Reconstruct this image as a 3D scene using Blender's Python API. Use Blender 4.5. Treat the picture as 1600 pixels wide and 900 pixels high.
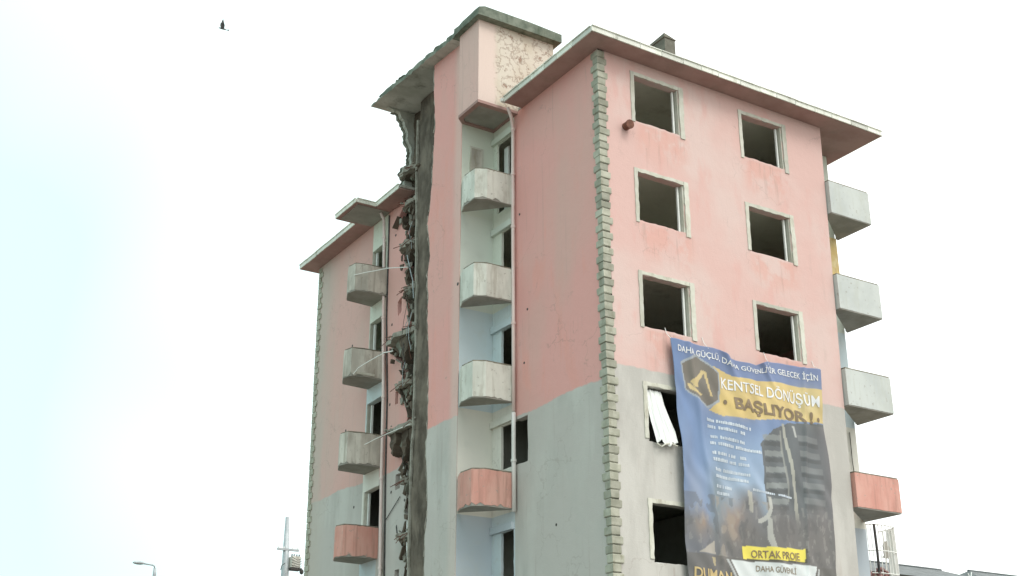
import bpy, bmesh, math, random
import numpy as np
from mathutils import Vector, Matrix, noise as mnoise
from mathutils.geometry import tessellate_polygon
random.seed(7)
for o in list(bpy.data.objects): bpy.data.objects.remove(o)
scene = bpy.context.scene
COL = scene.collection
ZO = 18.68          # building coordinates: z = 0 is the head of the top-storey windows; the ground is ZO below

# ------------------------------------------------------------------ camera
cam = bpy.data.cameras.new('camera'); co = bpy.data.objects.new('camera', cam); COL.objects.link(co)
yaw, pitch, roll = -0.560681726, 0.37652646, -0.00182735680
fw = Vector((-math.sin(yaw)*math.cos(pitch), math.cos(yaw)*math.cos(pitch), math.sin(pitch)))
rt = Vector((math.cos(yaw), math.sin(yaw), 0)); up = rt.cross(fw)
r2 = math.cos(roll)*rt + math.sin(roll)*up; u2 = -math.sin(roll)*rt + math.cos(roll)*up
M4 = Matrix(((r2.x, u2.x, -fw.x, -16.5064), (r2.y, u2.y, -fw.y, -22.1293), (r2.z, u2.z, -fw.z, 1.6), (0, 0, 0, 1)))
co.matrix_world = M4
cam.sensor_width = 36; cam.lens = 1936.02/1600*36; cam.clip_end = 3000; cam.clip_start = .1
scene.camera = co
scene.render.resolution_x = 1024; scene.render.resolution_y = 576

# ------------------------------------------------------------------ sky: overcast, Nishita behind a thick bright cloud sheet
SKYOFF = (21.09, 0.47, 7.41)
SUN_DIR = Vector((0.10, -0.80, 0.95)).normalized()
world = bpy.data.worlds.new("World"); scene.world = world; world.use_nodes = True
wn, wl = world.node_tree.nodes, world.node_tree.links
wn.clear()
out = wn.new('ShaderNodeOutputWorld'); bg = wn.new('ShaderNodeBackground'); bg.inputs['Strength'].default_value = 0.1
sky = wn.new('ShaderNodeTexSky'); sky.sky_type = 'NISHITA'; sky.sun_disc = False
sky.sun_elevation = math.asin(SUN_DIR.z); sky.sun_rotation = math.atan2(SUN_DIR.x, SUN_DIR.y)
tc = wn.new('ShaderNodeTexCoord')
ns = wn.new('ShaderNodeTexNoise'); ns.inputs['Scale'].default_value = 1.1; ns.inputs['Detail'].default_value = 3; ns.inputs['Roughness'].default_value = .45
cr = wn.new('ShaderNodeValToRGB')
cr.color_ramp.elements[0].position = .55; cr.color_ramp.elements[0].color = (6.2, 8.8, 8.8, 1)
cr.color_ramp.elements[1].position = 1.0; cr.color_ramp.elements[1].color = (15.6, 15.0, 14.6, 1)
mx = wn.new('ShaderNodeMix'); mx.data_type = 'RGBA'; mx.inputs['Factor'].default_value = .93
dp = wn.new('ShaderNodeVectorMath'); dp.operation = 'DOT_PRODUCT'; dp.inputs[1].default_value = tuple(-r2)   # the cloud sheet is thinner and bluer to the west
ad = wn.new('ShaderNodeMath'); ad.operation = 'MULTIPLY_ADD'; ad.inputs[1].default_value = -.35; ad.inputs[2].default_value = .35
a2 = wn.new('ShaderNodeMath'); a2.operation = 'MULTIPLY_ADD'; a2.inputs[1].default_value = 1.0
wl.new(tc.outputs['Generated'], dp.inputs[0]); wl.new(dp.outputs['Value'], ad.inputs[0])
mpn = wn.new('ShaderNodeMapping'); mpn.inputs['Location'].default_value = SKYOFF
wl.new(tc.outputs['Generated'], mpn.inputs[0]); wl.new(mpn.outputs[0], ns.inputs['Vector']); wl.new(ns.outputs['Fac'], a2.inputs[0]); wl.new(ad.outputs[0], a2.inputs[2]); wl.new(a2.outputs[0], cr.inputs['Fac'])
wl.new(sky.outputs['Color'], mx.inputs['A']); wl.new(cr.outputs['Color'], mx.inputs['B'])
wl.new(mx.outputs['Result'], bg.inputs['Color']); wl.new(bg.outputs['Background'], out.inputs['Surface'])

sl = bpy.data.lights.new('sun', 'SUN'); sl.energy = 1.0; sl.angle = math.radians(25); sl.color = (1, .97, .92)
so = bpy.data.objects.new('sun', sl); COL.objects.link(so)
so.rotation_euler = SUN_DIR.to_track_quat('Z', 'Y').to_euler(); so.location = (20, -30, 60)
scene.view_settings.view_transform = 'Standard'; scene.view_settings.look = 'None'
scene.view_settings.exposure = 0.5; scene.view_settings.gamma = 1.0; scene.view_settings.use_curve_mapping = False

# ------------------------------------------------------------------ materials
def srgb(r, g, b):
    f = lambda c: (c/255/12.92) if c/255 <= .04045 else ((c/255+.055)/1.055)**2.4
    return (f(r), f(g), f(b), 1)
class NT:
    def __init__(s, name):
        s.m = bpy.data.materials.new(name); s.m.use_nodes = True
        s.n = s.m.node_tree.nodes; s.l = s.m.node_tree.links
        s.b = s.n['Principled BSDF']; s.b.inputs['Specular IOR Level'].default_value = .25
        s.pos = s.n.new('ShaderNodeNewGeometry').outputs['Position']
        sp = s.n.new('ShaderNodeSeparateXYZ'); s.l.new(s.pos, sp.inputs[0]); s.x, s.y, s.z = sp.outputs
    def _in(s, sock, v):
        if isinstance(v, bpy.types.NodeSocket): s.l.new(v, sock)
        else: sock.default_value = v
    def noise(s, scale, detail=4, rough=.55, stretch=(1, 1, 1), off=0.0):
        mp = s.n.new('ShaderNodeMapping'); mp.inputs['Scale'].default_value = stretch; mp.inputs['Location'].default_value = (off, off*1.7, off*.6)
        s.l.new(s.pos, mp.inputs[0])
        t = s.n.new('ShaderNodeTexNoise'); t.inputs['Scale'].default_value = scale
        t.inputs['Detail'].default_value = detail; t.inputs['Roughness'].default_value = rough
        s.l.new(mp.outputs[0], t.inputs['Vector']); return t.outputs['Fac']
    def math(s, op, a, b=0.0, c=0.0):
        t = s.n.new('ShaderNodeMath'); t.operation = op; s._in(t.inputs[0], a); s._in(t.inputs[1], b); s._in(t.inputs[2], c); return t.outputs[0]
    def step(s, v, lo, hi):
        t = s.n.new('ShaderNodeMapRange'); t.interpolation_type = 'SMOOTHSTEP'
        s._in(t.inputs['Value'], v); s._in(t.inputs['From Min'], lo); s._in(t.inputs['From Max'], hi); return t.outputs['Result']
    def mix(s, f, a, b, mode='MIX'):
        t = s.n.new('ShaderNodeMix'); t.data_type = 'RGBA'; t.blend_type = mode
        s._in(t.inputs['Factor'], f); s._in(t.inputs['A'], a); s._in(t.inputs['B'], b); return t.outputs['Result']
    def fin(s, color, rough=.9, bump=None, strength=.3, dist=.01):
        s._in(s.b.inputs['Base Color'], color); s.b.inputs['Roughness'].default_value = rough
        if bump is not None:
            b = s.n.new('ShaderNodeBump'); b.inputs['Strength'].default_value = strength; b.inputs['Distance'].default_value = dist
            s.l.new(bump, b.inputs['Height']); s.l.new(b.outputs[0], s.b.inputs['Normal'])
        return s.m

def simple(name, c1, c2, scale=3., rough=.85, lo=.35, hi=.65, stretch=(1, 1, 1), bump=.25, bscale=40, metal=0, dirt=None):
    t = NT(name)
    col = t.mix(t.step(t.noise(scale, 5, .6, stretch), lo, hi), c1, c2)
    if name in ('quoin stone', 'white fascia sheet', 'pale window plaster'):
        oi = t.n.new('ShaderNodeObjectInfo'); hs = t.n.new('ShaderNodeHueSaturation'); t.l.new(t.math('MULTIPLY_ADD', oi.outputs['Random'], .34, .80), hs.inputs['Value']); t.l.new(col, hs.inputs['Color']); col = hs.outputs['Color']
    if dirt: col = t.mix(t.math('MULTIPLY', t.step(t.noise(scale*.8, 6, .7, (1.4, 1.4, .5), 9), .5, .72), .75), col, dirt)
    if 'balcony paint' in name:   # rain runs down from the coping
        col = t.mix(t.math('MULTIPLY', t.step(t.noise(5.5, 4, .6, (1.6, 1.6, .10), 3), .52, .68), .5), col, dirt)
        col = t.mix(t.math('MULTIPLY', t.step(t.noise(9, 3, .5, (1, 1, 1), 8), .66, .70), .6), col, (.30, .28, .24, 1))
    t.b.inputs['Metallic'].default_value = metal
    return t.fin(col, rough, t.noise(bscale, 3), bump, .006)

PINK_A, PINK_B, PINK_C = (.60, .41, .37, 1), (.60, .46, .42, 1), (.60, .345, .305, 1)
GREY_A, GREY_B = (.43, .42, .385, 1), (.51, .50, .46, 1)

def wall_material(name, thr, front, bays=True):
    t = NT(name)
    zr = t.math('SUBTRACT', t.z, ZO)
    n1 = t.noise(.38, 4, .5, (1, 1, 1), 3); n2 = t.noise(.9, 5, .6, (1.6, 1.6, .45), 11); n3 = t.noise(5, 4, .6)
    if front:
        base = t.mix(t.step(n1, .40, .60), PINK_B, PINK_A)
        base = t.mix(t.math('MULTIPLY', t.step(n2, .52, .66), .50), base, PINK_C)
    else:
        base = t.mix(t.step(n1, .42, .60), (.68, .355, .32, 1), (.65, .365, .325, 1))
        base = t.mix(t.math('MULTIPLY', t.step(n2, .52, .68), .55), base, (.70, .33, .28, 1))
        wash = t.step(t.noise(.3, 3, .5, (1, 1.6, .5), 27), .50, .66)
        base = t.mix(t.math('MULTIPLY', wash, .30), base, (.54, .40, .345, 1))
    grey = t.mix(t.step(n2, .38, .62), GREY_A, GREY_B)
    if not front: grey = t.mix(t.step(n1, .35, .6), grey, (.47, .445, .41, 1))
    if not front: base = t.mix(t.math('MULTIPLY', t.step(t.y, 9.0, 14.0), .42), base, (.52, .44, .385, 1))
    edge = t.math('ADD', zr, t.math('MULTIPLY', t.math('SUBTRACT', n3, .5), .10))
    edge = t.math('ADD', edge, t.math('MULTIPLY', t.math('SUBTRACT', n1, .5), .5))
    m = t.step(edge, thr-.02, thr+.03)
    col = t.mix(m, grey, base)
    if not front and bays:
        # far left end of the wall: old unpainted render beside the quoins shows grey
        far = t.step(t.math('ADD', t.y, t.math('MULTIPLY', t.math('SUBTRACT', n2, .5), 1.6)), 15.4, 17.2)
        col = t.mix(t.math('MULTIPLY', far, .8), col, (.47, .43, .375, 1))
        # the bays behind the balconies are painted white, another shade on each floor
        fl = t.math('DIVIDE', t.math('SUBTRACT', .40, zr), 2.81)
        rp = t.n.new('ShaderNodeValToRGB'); rp.color_ramp.interpolation = 'CONSTANT'
        e = rp.color_ramp.elements; cols = [(.66, .70, .60, 1), (.66, .69, .60, 1), (.58, .67, .68, 1), (.70, .69, .62, 1), (.53, .60, .62, 1)]
        e[0].position = 0; e[0].color = cols[0]; e[1].position = .2; e[1].color = cols[1]
        for k in (2, 3, 4): q = e.new(k*.2); q.color = cols[k]
        t.l.new(t.math('DIVIDE', fl, 5.0), rp.inputs['Fac'])
        a = t.math('MULTIPLY', t.step(t.y, 4.02, 4.05), t.math('SUBTRACT', 1, t.step(t.y, 5.3, 5.32)))
        b = t.math('MULTIPLY', t.step(t.y, 11.86, 11.88), t.math('SUBTRACT', 1, t.step(t.y, 13.0, 13.02)))
        wh = t.mix(t.math('MULTIPLY', t.step(n3, .5, .8), .35), rp.outputs['Color'], (.45, .45, .39, 1))
        col = t.mix(t.math('MINIMUM', t.math('ADD', a, b), 1), col, wh)
    # old dirt: runs and small scars
    runs = t.step(t.noise(2.2, 5, .65, (2.2, 2.2, .22), 5), .60, .78)
    col = t.mix(t.math('MULTIPLY', runs, .28), col, (.33, .27, .23, 1))
    scar = t.step(t.noise(7, 3, .5, (1, 1, 1), 40), .72, .76)
    col = t.mix(t.math('MULTIPLY', scar, .5), col, (.36, .30, .25, 1))
    if not front and not bays:
        col = t.mix(t.math('MULTIPLY', t.math('SUBTRACT', 1, t.step(t.math('ADD', t.y, t.math('MULTIPLY', n3, .12)), 5.42, 5.75)), .45), col, (.62, .52, .46, 1))
    # hairline cracks, only here and there
    vo = t.n.new('ShaderNodeTexVoronoi'); vo.feature = 'DISTANCE_TO_EDGE'; vo.inputs['Scale'].default_value = .9
    wp = t.n.new('ShaderNodeVectorMath'); wp.operation = 'ADD'; t.l.new(t.pos, wp.inputs[0])
    wn_ = t.n.new('ShaderNodeTexNoise'); wn_.inputs['Scale'].default_value = 2.2; wn_.inputs['Detail'].default_value = 5; t.l.new(t.pos, wn_.inputs['Vector']); t.l.new(wn_.outputs['Color'], wp.inputs[1])
    t.l.new(wp.outputs[0], vo.inputs['Vector'])
    crk = t.math('MULTIPLY', t.math('SUBTRACT', 1, t.step(vo.outputs['Distance'], .004, .016)), t.step(t.noise(.55, 3, .5, (1, 1, 1), 61), .52, .60))
    col = t.mix(t.math('MULTIPLY', crk, .26), col, (.24, .19, .16, 1))
    if front:
        # under each window: repainted red patches and rain runs from the missing sills
        fz = t.math('FRACT', t.math('DIVIDE', t.math('MULTIPLY', zr, -1), 2.82))
        below = t.math('MULTIPLY', t.step(fz, .475, .50), t.math('SUBTRACT', 1, t.step(fz, .60, .97)))
        xa = t.math('MULTIPLY', t.step(t.x, 1.0, 1.4), t.math('SUBTRACT', 1, t.step(t.x, 2.6, 3.1)))
        xb = t.math('MULTIPLY', t.step(t.x, 4.6, 5.1), t.math('SUBTRACT', 1, t.step(t.x, 6.2, 6.8)))
        zone = t.math('MULTIPLY', below, t.math('ADD', xa, xb))
        pat = t.math('MULTIPLY', zone, t.step(t.noise(1.7, 4, .6, (1, 1, .8), 77), .42, .56))
        col = t.mix(t.math('MULTIPLY', t.math('MULTIPLY', pat, m), .60), col, (.60, .33, .275, 1))
        rn = t.math('MULTIPLY', zone, t.step(t.noise(3.4, 4, .6, (2.5, 1, .16), 15), .54, .68))
        col = t.mix(t.math('MULTIPLY', rn, .38), col, (.30, .235, .20, 1))
    else:
        rn = t.step(t.noise(2.6, 4, .6, (1, 2.6, .12), 35), .58, .74)
        col = t.mix(t.math('MULTIPLY', rn, .22), col, (.30, .22, .19, 1))
    bump = t.math('ADD', t.noise(35, 3), t.math('MULTIPLY', t.noise(2.5, 3), 3.0))
    return t.fin(col, .93, bump, .35, .012)

M = {}
M['front'] = wall_material('front plaster', -8.03, True)
M['side'] = wall_material('side plaster', -8.42, False)
M['tower'] = wall_material('tower plaster', -8.28, False, False)
def niche_material():
    t = NT('niche paint'); zr = t.math('SUBTRACT', t.z, ZO)
    rp = t.n.new('ShaderNodeValToRGB'); rp.color_ramp.interpolation = 'CONSTANT'
    e = rp.color_ramp.elements; cols = [(.60, .65, .56, 1), (.60, .65, .58, 1), (.52, .61, .63, 1), (.65, .65, .58, 1), (.45, .51, .545, 1)]
    e[0].position = 0; e[0].color = cols[0]; e[1].position = .2; e[1].color = cols[1]
    for k in (2, 3, 4): q = e.new(k*.2); q.color = cols[k]
    t.l.new(t.math('DIVIDE', t.math('DIVIDE', t.math('SUBTRACT', .40, zr), 2.81), 5.0), rp.inputs['Fac'])
    col = t.mix(t.math('MULTIPLY', t.step(t.noise(2, 5, .6), .5, .75), .3), rp.outputs['Color'], (.5, .52, .47, 1))
    return t.fin(col, .9, t.noise(30, 3), .25, .006)
M['niche'] = niche_material()
def peel_material():
    t = NT('peeling plaster'); 
    base = t.mix(t.step(t.noise(1.5, 5), .35, .65), (.52, .46, .37, 1), (.58, .53, .45, 1))
    pinkish = t.math('SUBTRACT', 1, t.step(t.math('ADD', t.x, t.math('MULTIPLY', t.math('SUBTRACT', t.noise(2.5, 4), .5), .25)), -.82, -.62))
    base = t.mix(pinkish, base, (.62, .51, .45, 1))
    n = t.noise(2.6, 6, .62, (1.0, 1, 1), 2)
    crack = t.math('MULTIPLY', t.step(n, .475, .495), t.math('SUBTRACT', 1, t.step(n, .505, .525)))
    spot = t.step(t.noise(4.2, 4, .6, (1, 1, 1), 21), .60, .66)
    m = t.math('MULTIPLY', t.math('MINIMUM', t.math('ADD', t.math('MULTIPLY', crack, .55), t.math('MULTIPLY', spot, .8)), 1), t.math('SUBTRACT', 1, pinkish))
    col = t.mix(m, base, (.30, .21, .16, 1))
    return t.fin(col, .95, t.math('ADD', t.noise(30, 3), t.math('MULTIPLY', m, -4)), .5, .01)
M['peel'] = peel_material()
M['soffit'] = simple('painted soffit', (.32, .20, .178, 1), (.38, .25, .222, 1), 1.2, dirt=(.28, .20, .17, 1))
M['fascia'] = simple('white fascia sheet', (.66, .68, .60, 1), (.74, .75, .68, 1), 2.5, .6, dirt=(.36, .36, .28, 1))
M['trim'] = simple('pale window plaster', (.48, .48, .40, 1), (.55, .55, .48, 1), 4, dirt=(.34, .31, .24, 1))
M['pvc'] = simple('white plastic frame', (.72, .74, .70, 1), (.78, .80, .76, 1), 4, .45)
M['stone'] = simple('quoin stone', (.30, .305, .24, 1), (.41, .41, .335, 1), 3.5, dirt=(.20, .19, .13, 1), bump=.6)
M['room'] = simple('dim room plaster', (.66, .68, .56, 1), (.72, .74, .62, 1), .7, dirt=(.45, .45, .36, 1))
M['roomtop'] = simple('pale top floor plaster', (.76, .78, .66, 1), (.82, .84, .72, 1), .7, dirt=(.55, .55, .45, 1))  # brighter colour stands in for the stronger daylight on the top floor
M['roomdark'] = simple('shade toned room plaster', (.24, .245, .205, 1), (.32, .325, .28, 1), .7, dirt=(.14, .14, .11, 1))  # darkened colour stands in for the deeper shade in the lower rooms
M['slab'] = simple('concrete slab', (.33, .32, .28, 1), (.42, .41, .36, 1), 2, dirt=(.2, .19, .16, 1), bump=.5)
M['concrete'] = simple('weathered dark concrete', (.15, .16, .13, 1), (.26, .27, .22, 1), 3, dirt=(.09, .11, .07, 1), bump=.8, bscale=18)
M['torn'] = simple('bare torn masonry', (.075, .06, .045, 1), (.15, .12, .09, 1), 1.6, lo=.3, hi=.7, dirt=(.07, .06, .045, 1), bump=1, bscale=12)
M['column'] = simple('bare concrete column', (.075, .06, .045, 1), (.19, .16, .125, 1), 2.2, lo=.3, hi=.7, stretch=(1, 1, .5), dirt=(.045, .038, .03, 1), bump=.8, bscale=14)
M['edge'] = simple('broken concrete edge', (.22, .21, .175, 1), (.34, .33, .28, 1), 4, dirt=(.17, .16, .13, 1), bump=.8, bscale=20)
M['ceiling'] = simple('stained tower ceiling', (.36, .365, .32, 1), (.48, .485, .44, 1), 1.1, dirt=(.13, .13, .10, 1))
M['innerw'] = simple('stained inner plaster', (.36, .375, .33, 1), (.50, .515, .46, 1), 1.1, dirt=(.2, .2, .16, 1))
M['chim'] = simple('sooty chimney render', (.13, .13, .105, 1), (.19, .19, .155, 1), 2.5, dirt=(.13, .13, .10, 1))
M['moss'] = simple('mossy slab edge', (.10, .125, .095, 1), (.20, .225, .18, 1), 2.5, dirt=(.06, .08, .05, 1), bump=.8, bscale=15)
M['bal'] = simple('white balcony paint', (.52, .53, .47, 1), (.66, .67, .60, 1), 1.8, stretch=(1, 1, .5), dirt=(.33, .30, .24, 1))
M['balfar'] = simple('stained balcony paint', (.38, .36, .31, 1), (.58, .56, .49, 1), 1.8, stretch=(1, 1, .4), dirt=(.25, .22, .17, 1))
M['balblue'] = simple('bluish white balcony paint', (.46, .49, .47, 1), (.53, .56, .53, 1), 1.2, dirt=(.45, .47, .42, 1))
M['balpink'] = simple('pink balcony paint', (.54, .27, .22, 1), (.60, .35, .29, 1), 1.6, stretch=(1, 1, .4), dirt=(.36, .2, .16, 1))
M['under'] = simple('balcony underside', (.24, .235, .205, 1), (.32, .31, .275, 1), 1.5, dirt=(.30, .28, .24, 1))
M['coping'] = simple('dark coping', (.14, .13, .10, 1), (.24, .22, .17, 1), 3, bump=.6)
M['pipe'] = simple('pale drainpipe', (.66, .52, .48, 1), (.70, .62, .58, 1), .8, .5)
M['pipeg'] = simple('grey white drainpipe', (.60, .58, .54, 1), (.66, .65, .62, 1), .8, .5)
M['rustpink'] = simple('broken reddish plaster', (.22, .11, .10, 1), (.42, .26, .24, 1), 9)
M['rust'] = simple('rusty iron', (.12, .055, .04, 1), (.20, .09, .06, 1), 12, .8)
M['dark'] = simple('dark iron', (.04, .04, .038, 1), (.08, .075, .07, 1), 10, .7)
M['galv'] = simple('galvanised steel', (.36, .40, .41, 1), (.44, .48, .49, 1), 5, .5, metal=.3)
M['cloth'] = simple('white curtain cloth', (.74, .76, .73, 1), (.80, .82, .79, 1), 3, .9, bump=.1)
M['yellow'] = simple('yellow board', (.72, .55, .24, 1), (.78, .66, .38, 1), 3, dirt=(.4, .3, .15, 1))
M['tile'] = simple('dark roof sheet', (.085, .10, .10, 1), (.13, .15, .15, 1), 1.5, .6)
M['redtile'] = simple('clay roof', (.30, .12, .08, 1), (.38, .17, .11, 1), 1.5)
M['house'] = simple('house render', (.45, .42, .36, 1), (.52, .49, .43, 1), 1)
M['glass'] = simple('dull window glass', (.05, .06, .07, 1), (.08, .09, .10, 1), 1, .15)
M['ground'] = simple('dusty ground', (.20, .185, .16, 1), (.28, .26, .225, 1), .3, dirt=(.15, .14, .12, 1))
M['asphalt'] = simple('asphalt', (.045, .045, .045, 1), (.06, .06, .058, 1), 1.)
M['kerb'] = simple('kerb concrete', (.35, .34, .32, 1), (.42, .41, .39, 1), 2)
M['paint'] = simple('road paint', (.7, .7, .68, 1), (.8, .8, .78, 1), 3)
M['feather'] = simple('dark feathers', (.05, .055, .055, 1), (.10, .11, .11, 1), 10)
M['white_print'] = simple('white banner print', (.66, .68, .68, 1), (.72, .73, .72, 1), 4, .6)
M['brown_print'] = simple('dark banner print', (.19, .145, .09, 1), (.24, .185, .12, 1), 4, .6)
M['gold_print'] = simple('gold banner print', (.50, .38, .18, 1), (.56, .44, .22, 1), 4, .6)
M['small_print'] = simple('faded banner print', (.42, .48, .54, 1), (.56, .62, .66, 1), 4, .6)

# ------------------------------------------------------------------ mesh helpers (building coordinates in, world out)
def link(name, verts, faces, mat, parent=None, smooth=False, kind=None, label=None, raw=False, mats=None, midx=None):
    me = bpy.data.meshes.new(name)
    me.from_pydata([(v[0], v[1], v[2] + (0 if raw else ZO)) for v in verts], [], faces)
    for mm in (mats or [mat]): me.materials.append(mm)
    if midx is not None: me.polygons.foreach_set('material_index', midx)
    if smooth: me.polygons.foreach_set('use_smooth', [True]*len(me.polygons))
    me.update()
    bm = bmesh.new(); bm.from_mesh(me); bmesh.ops.recalc_face_normals(bm, faces=bm.faces); bm.to_mesh(me); bm.free()
    o = bpy.data.objects.new(name, me); COL.objects.link(o)
    if parent is not None: o.parent = parent
    if kind: o['kind'] = kind
    if label: o['label'] = label
    return o
def thing(name, label, cat, loc=(0, 0, 0), group=None):
    o = bpy.data.objects.new(name, None); COL.objects.link(o); o.location = loc
    o.empty_display_size = .5; o['label'] = label; o['category'] = cat
    if group: o['group'] = group
    return o
class MB:
    def __init__(s): s.v = []; s.f = []
    def add(s, v, f):
        n = len(s.v); s.v += [tuple(a) for a in v]; s.f += [tuple(i+n for i in q) for q in f]; return s
    def box(s, x0, x1, y0, y1, z0, z1, j=0):
        vs = [(x, y, z) for z in (z0, z1) for y in (y0, y1) for x in (x0, x1)]
        if j: vs = [tuple(c+random.uniform(-j, j) for c in v) for v in vs]
        return s.add(vs, [(0, 2, 3, 1), (4, 5, 7, 6), (0, 1, 5, 4), (2, 6, 7, 3), (0, 4, 6, 2), (1, 3, 7, 5)])
    def prism(s, poly, holes, axis, a, b):
        """poly in 2D extruded along axis (0 x, 1 y, 2 z) from a to b"""
        def P(p, t):
            return (t, p[0], p[1]) if axis == 0 else (p[0], t, p[1]) if axis == 1 else (p[0], p[1], t)
        loops = [list(poly)] + [list(h) for h in holes]
        tris = tessellate_polygon([[Vector((p[0], p[1], 0)) for p in L] for L in loops])
        flat = [p for L in loops for p in L]; N = len(flat)
        vs = [P(p, a) for p in flat] + [P(p, b) for p in flat]
        fs = [tuple(t) for t in tris] + [tuple(i+N for i in reversed(t)) for t in tris]
        k = 0
        for L in loops:
            n = len(L)
            for i in range(n): fs.append((k+i, k+(i+1) % n, N+k+(i+1) % n, N+k+i))
            k += n
        return s.add(vs, fs)
    def tube(s, pts, r, n=8, r2=None):
        pts = [Vector(p) for p in pts]; m = len(pts); rings = []
        for i, p in enumerate(pts):
            d = (pts[min(i+1, m-1)]-pts[max(i-1, 0)]).normalized()
            a = d.orthogonal().normalized() if i == 0 else (a - d*a.dot(d)).normalized()
            b = d.cross(a); rr = r if r2 is None else r + (r2-r)*i/(m-1)
            rings.append([p + rr*(math.cos(2*math.pi*k/n)*a + math.sin(2*math.pi*k/n)*b) for k in range(n)])
        vs = [v for R in rings for v in R]; fs = []
        for i in range(m-1):
            for k in range(n): fs.append((i*n+k, i*n+(k+1) % n, (i+1)*n+(k+1) % n, (i+1)*n+k))
        fs.append(tuple(range(n))); fs.append(tuple((m-1)*n+k for k in range(n)))
        return s.add(vs, fs)
    def ball(s, c, rx, ry, rz, n=10, m=6, j=0):
        vs = []; fs = []
        for i in range(m+1):
            th = math.pi*i/m
            for k in range(n):
                ph = 2*math.pi*k/n; q = 1 + random.uniform(-j, j)
                vs.append((c[0]+rx*q*math.sin(th)*math.cos(ph), c[1]+ry*q*math.sin(th)*math.sin(ph), c[2]+rz*q*math.cos(th)))
        for i in range(m):
            for k in range(n): fs.append((i*n+k, i*n+(k+1) % n, (i+1)*n+(k+1) % n, (i+1)*n+k))
        return s.add(vs, fs)
    def build(s, name, mat, parent=None, **k): return link(name, s.v, s.f, mat, parent, **k)
def chip(poly, step=.14, j=.012):
    """subdivide a polygon's edges and roughen them: chipped plaster edges"""
    o = []; n = len(poly)
    for i in range(n):
        a, b = poly[i], poly[(i+1) % n]; L = math.hypot(b[0]-a[0], b[1]-a[1]); k = max(1, int(L/step))
        for q in range(k):
            t = q/k; w = j if q else j*.4
            o.append((a[0]+(b[0]-a[0])*t+random.uniform(-w, w), a[1]+(b[1]-a[1])*t+random.uniform(-w, w)))
    return o
def rect(a0, a1, z0, z1): return [(a0, z0), (a1, z0), (a1, z1), (a0, z1)]
def rubble(mb, c, r, n=1, flat=.6):
    for _ in range(n):
        p = Vector(c)+Vector([random.uniform(-r, r) for _ in range(3)]); q = r*random.uniform(.35, .8)
        mb.ball(p, q, q, q*flat, 6, 4, .35)
def interp(tab, z):
    tab = sorted(tab, key=lambda t: t[1])
    if z <= tab[0][1]: return tab[0][0]
    for (a, za), (b, zb) in zip(tab, tab[1:]):
        if z <= zb: return a+(b-a)*(z-za)/(zb-za)
    return tab[-1][0]

# ------------------------------------------------------------------ ground, road
def sheet(name, pts, z, mat):
    return link(name, [(x, y, z) for x, y in pts], [tuple(range(len(pts)))], mat, raw=True, kind='structure')
sheet('ground', [(-1500, -1500), (1500, -1500), (1500, 1500), (-1500, 1500)], 0, M['ground'])
sheet('road', [(-200, -30), (200, -30), (200, -17), (-200, -17)], .004, M['asphalt'])
MB().box(-200, 200, -17, -13.5, -ZO-.05, -ZO+.13).build('pavement', M['kerb'], kind='structure')
mk = MB()
for i in range(-30, 31): mk.box(i*6, i*6+3, -23.6, -23.45, -ZO, -ZO+.008)
mk.build('road_marking', M['paint'], kind='structure')

# ================================================================== THE APARTMENT BUILDING
B = thing('apartment_building', 'half demolished pink and grey apartment block with gutted windows and a torn stair tower', 'building')
LEV = [0, -2.82, -5.64, -8.48, -11.27, -14.1]
GZ = -ZO
def Wx(z): return 7.80 + .022*(z+6.2)            # right edge of the front wall, slightly out of plumb
# --- front wall, y = 0
fopen = []
for k, z in enumerate(LEV):
    fopen.append((1.15, 2.64, z-1.34, z+.03)); fopen.append((4.87, 6.37, z-1.34, z-.0))
fopen.append((1.0, 3.4, GZ+.1, GZ+2.4)); fopen.append((4.4, 6.9, GZ+.1, GZ+2.4))
outer = [(.0, GZ), (Wx(GZ), GZ), (Wx(-6), -6), (Wx(.45), .45), (.0, .45)]
MB().prism(outer, [chip(rect(a, b, c, d)) for a, b, c, d in fopen], 1, 0, .22).build('front_wall', M['front'], B)
# --- window surrounds and frame remnants of the front
for i, (a, b, c, d) in enumerate(fopen[:12]):
    k, colm = divmod(i, 2)
    w = thing('window', 'x', 'x'); del w['label'], w['category']; w.parent = B; w.location = (a, 0, c+ZO)
    def sub(name, mb, m): 
        mb.v = [(v[0]-a, v[1], v[2]-c-ZO) for v in mb.v]; return mb.build(name, m, w)
    br = random.uniform(-.05, .12)
    sub('surround', MB().prism(chip(rect(a-.115, a-.004, c+br, d+.10), .12, .010), [], 1, -.022, .02), M['trim'])
    sub('surround', MB().prism(chip(rect(b+.004, b+.15, c-.07+br*.6, d+.10), .12, .014), [], 1, -.026, .02), M['trim'])
    sub('surround', MB().prism(chip(rect(a-.003, b+.003, d+.002, d+.10), .12, .014), [], 1, -.018, .02), M['trim'])
    # inner reveals, painted, butted just inside the chipped opening
    sub('reveal', MB().prism(rect(b-.035, b+.02, c-.0, d-.0), [], 1, .02, .235), M['trim'])
    if k < 4: sub('frame', MB().box(b-.12, b-.07, .12, .17, c, d-.02), M['pvc'])
    if k in (3, 4): sub('frame', MB().box(a+.01, a+.06, .10, .15, c, d-.02).box(a+.06, b-.2, .10, .15, c, c+.05), M['pvc'])
    sill = MB().prism(chip([(a, c-.02), (b, c-.02), (b, c+.015), (a+.5, c+.035), (a+.2, c+.02), (a, c+.03)], .1, .012), [], 1, .004, .19)
    sub('sill', sill, M['front'])
# --- vent pipe on the front wall
vp = MB().tube([(.82, .02, -1.60), (.80, -.22, -1.63)], .105, 16)
v0 = vp.build('vent_pipe', M['rust'], B, smooth=False)
MB().tube([(.80, -.205, -1.628), (.799, -.235, -1.632)], .122, 16).build('rim', M['rust'], v0)
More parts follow.
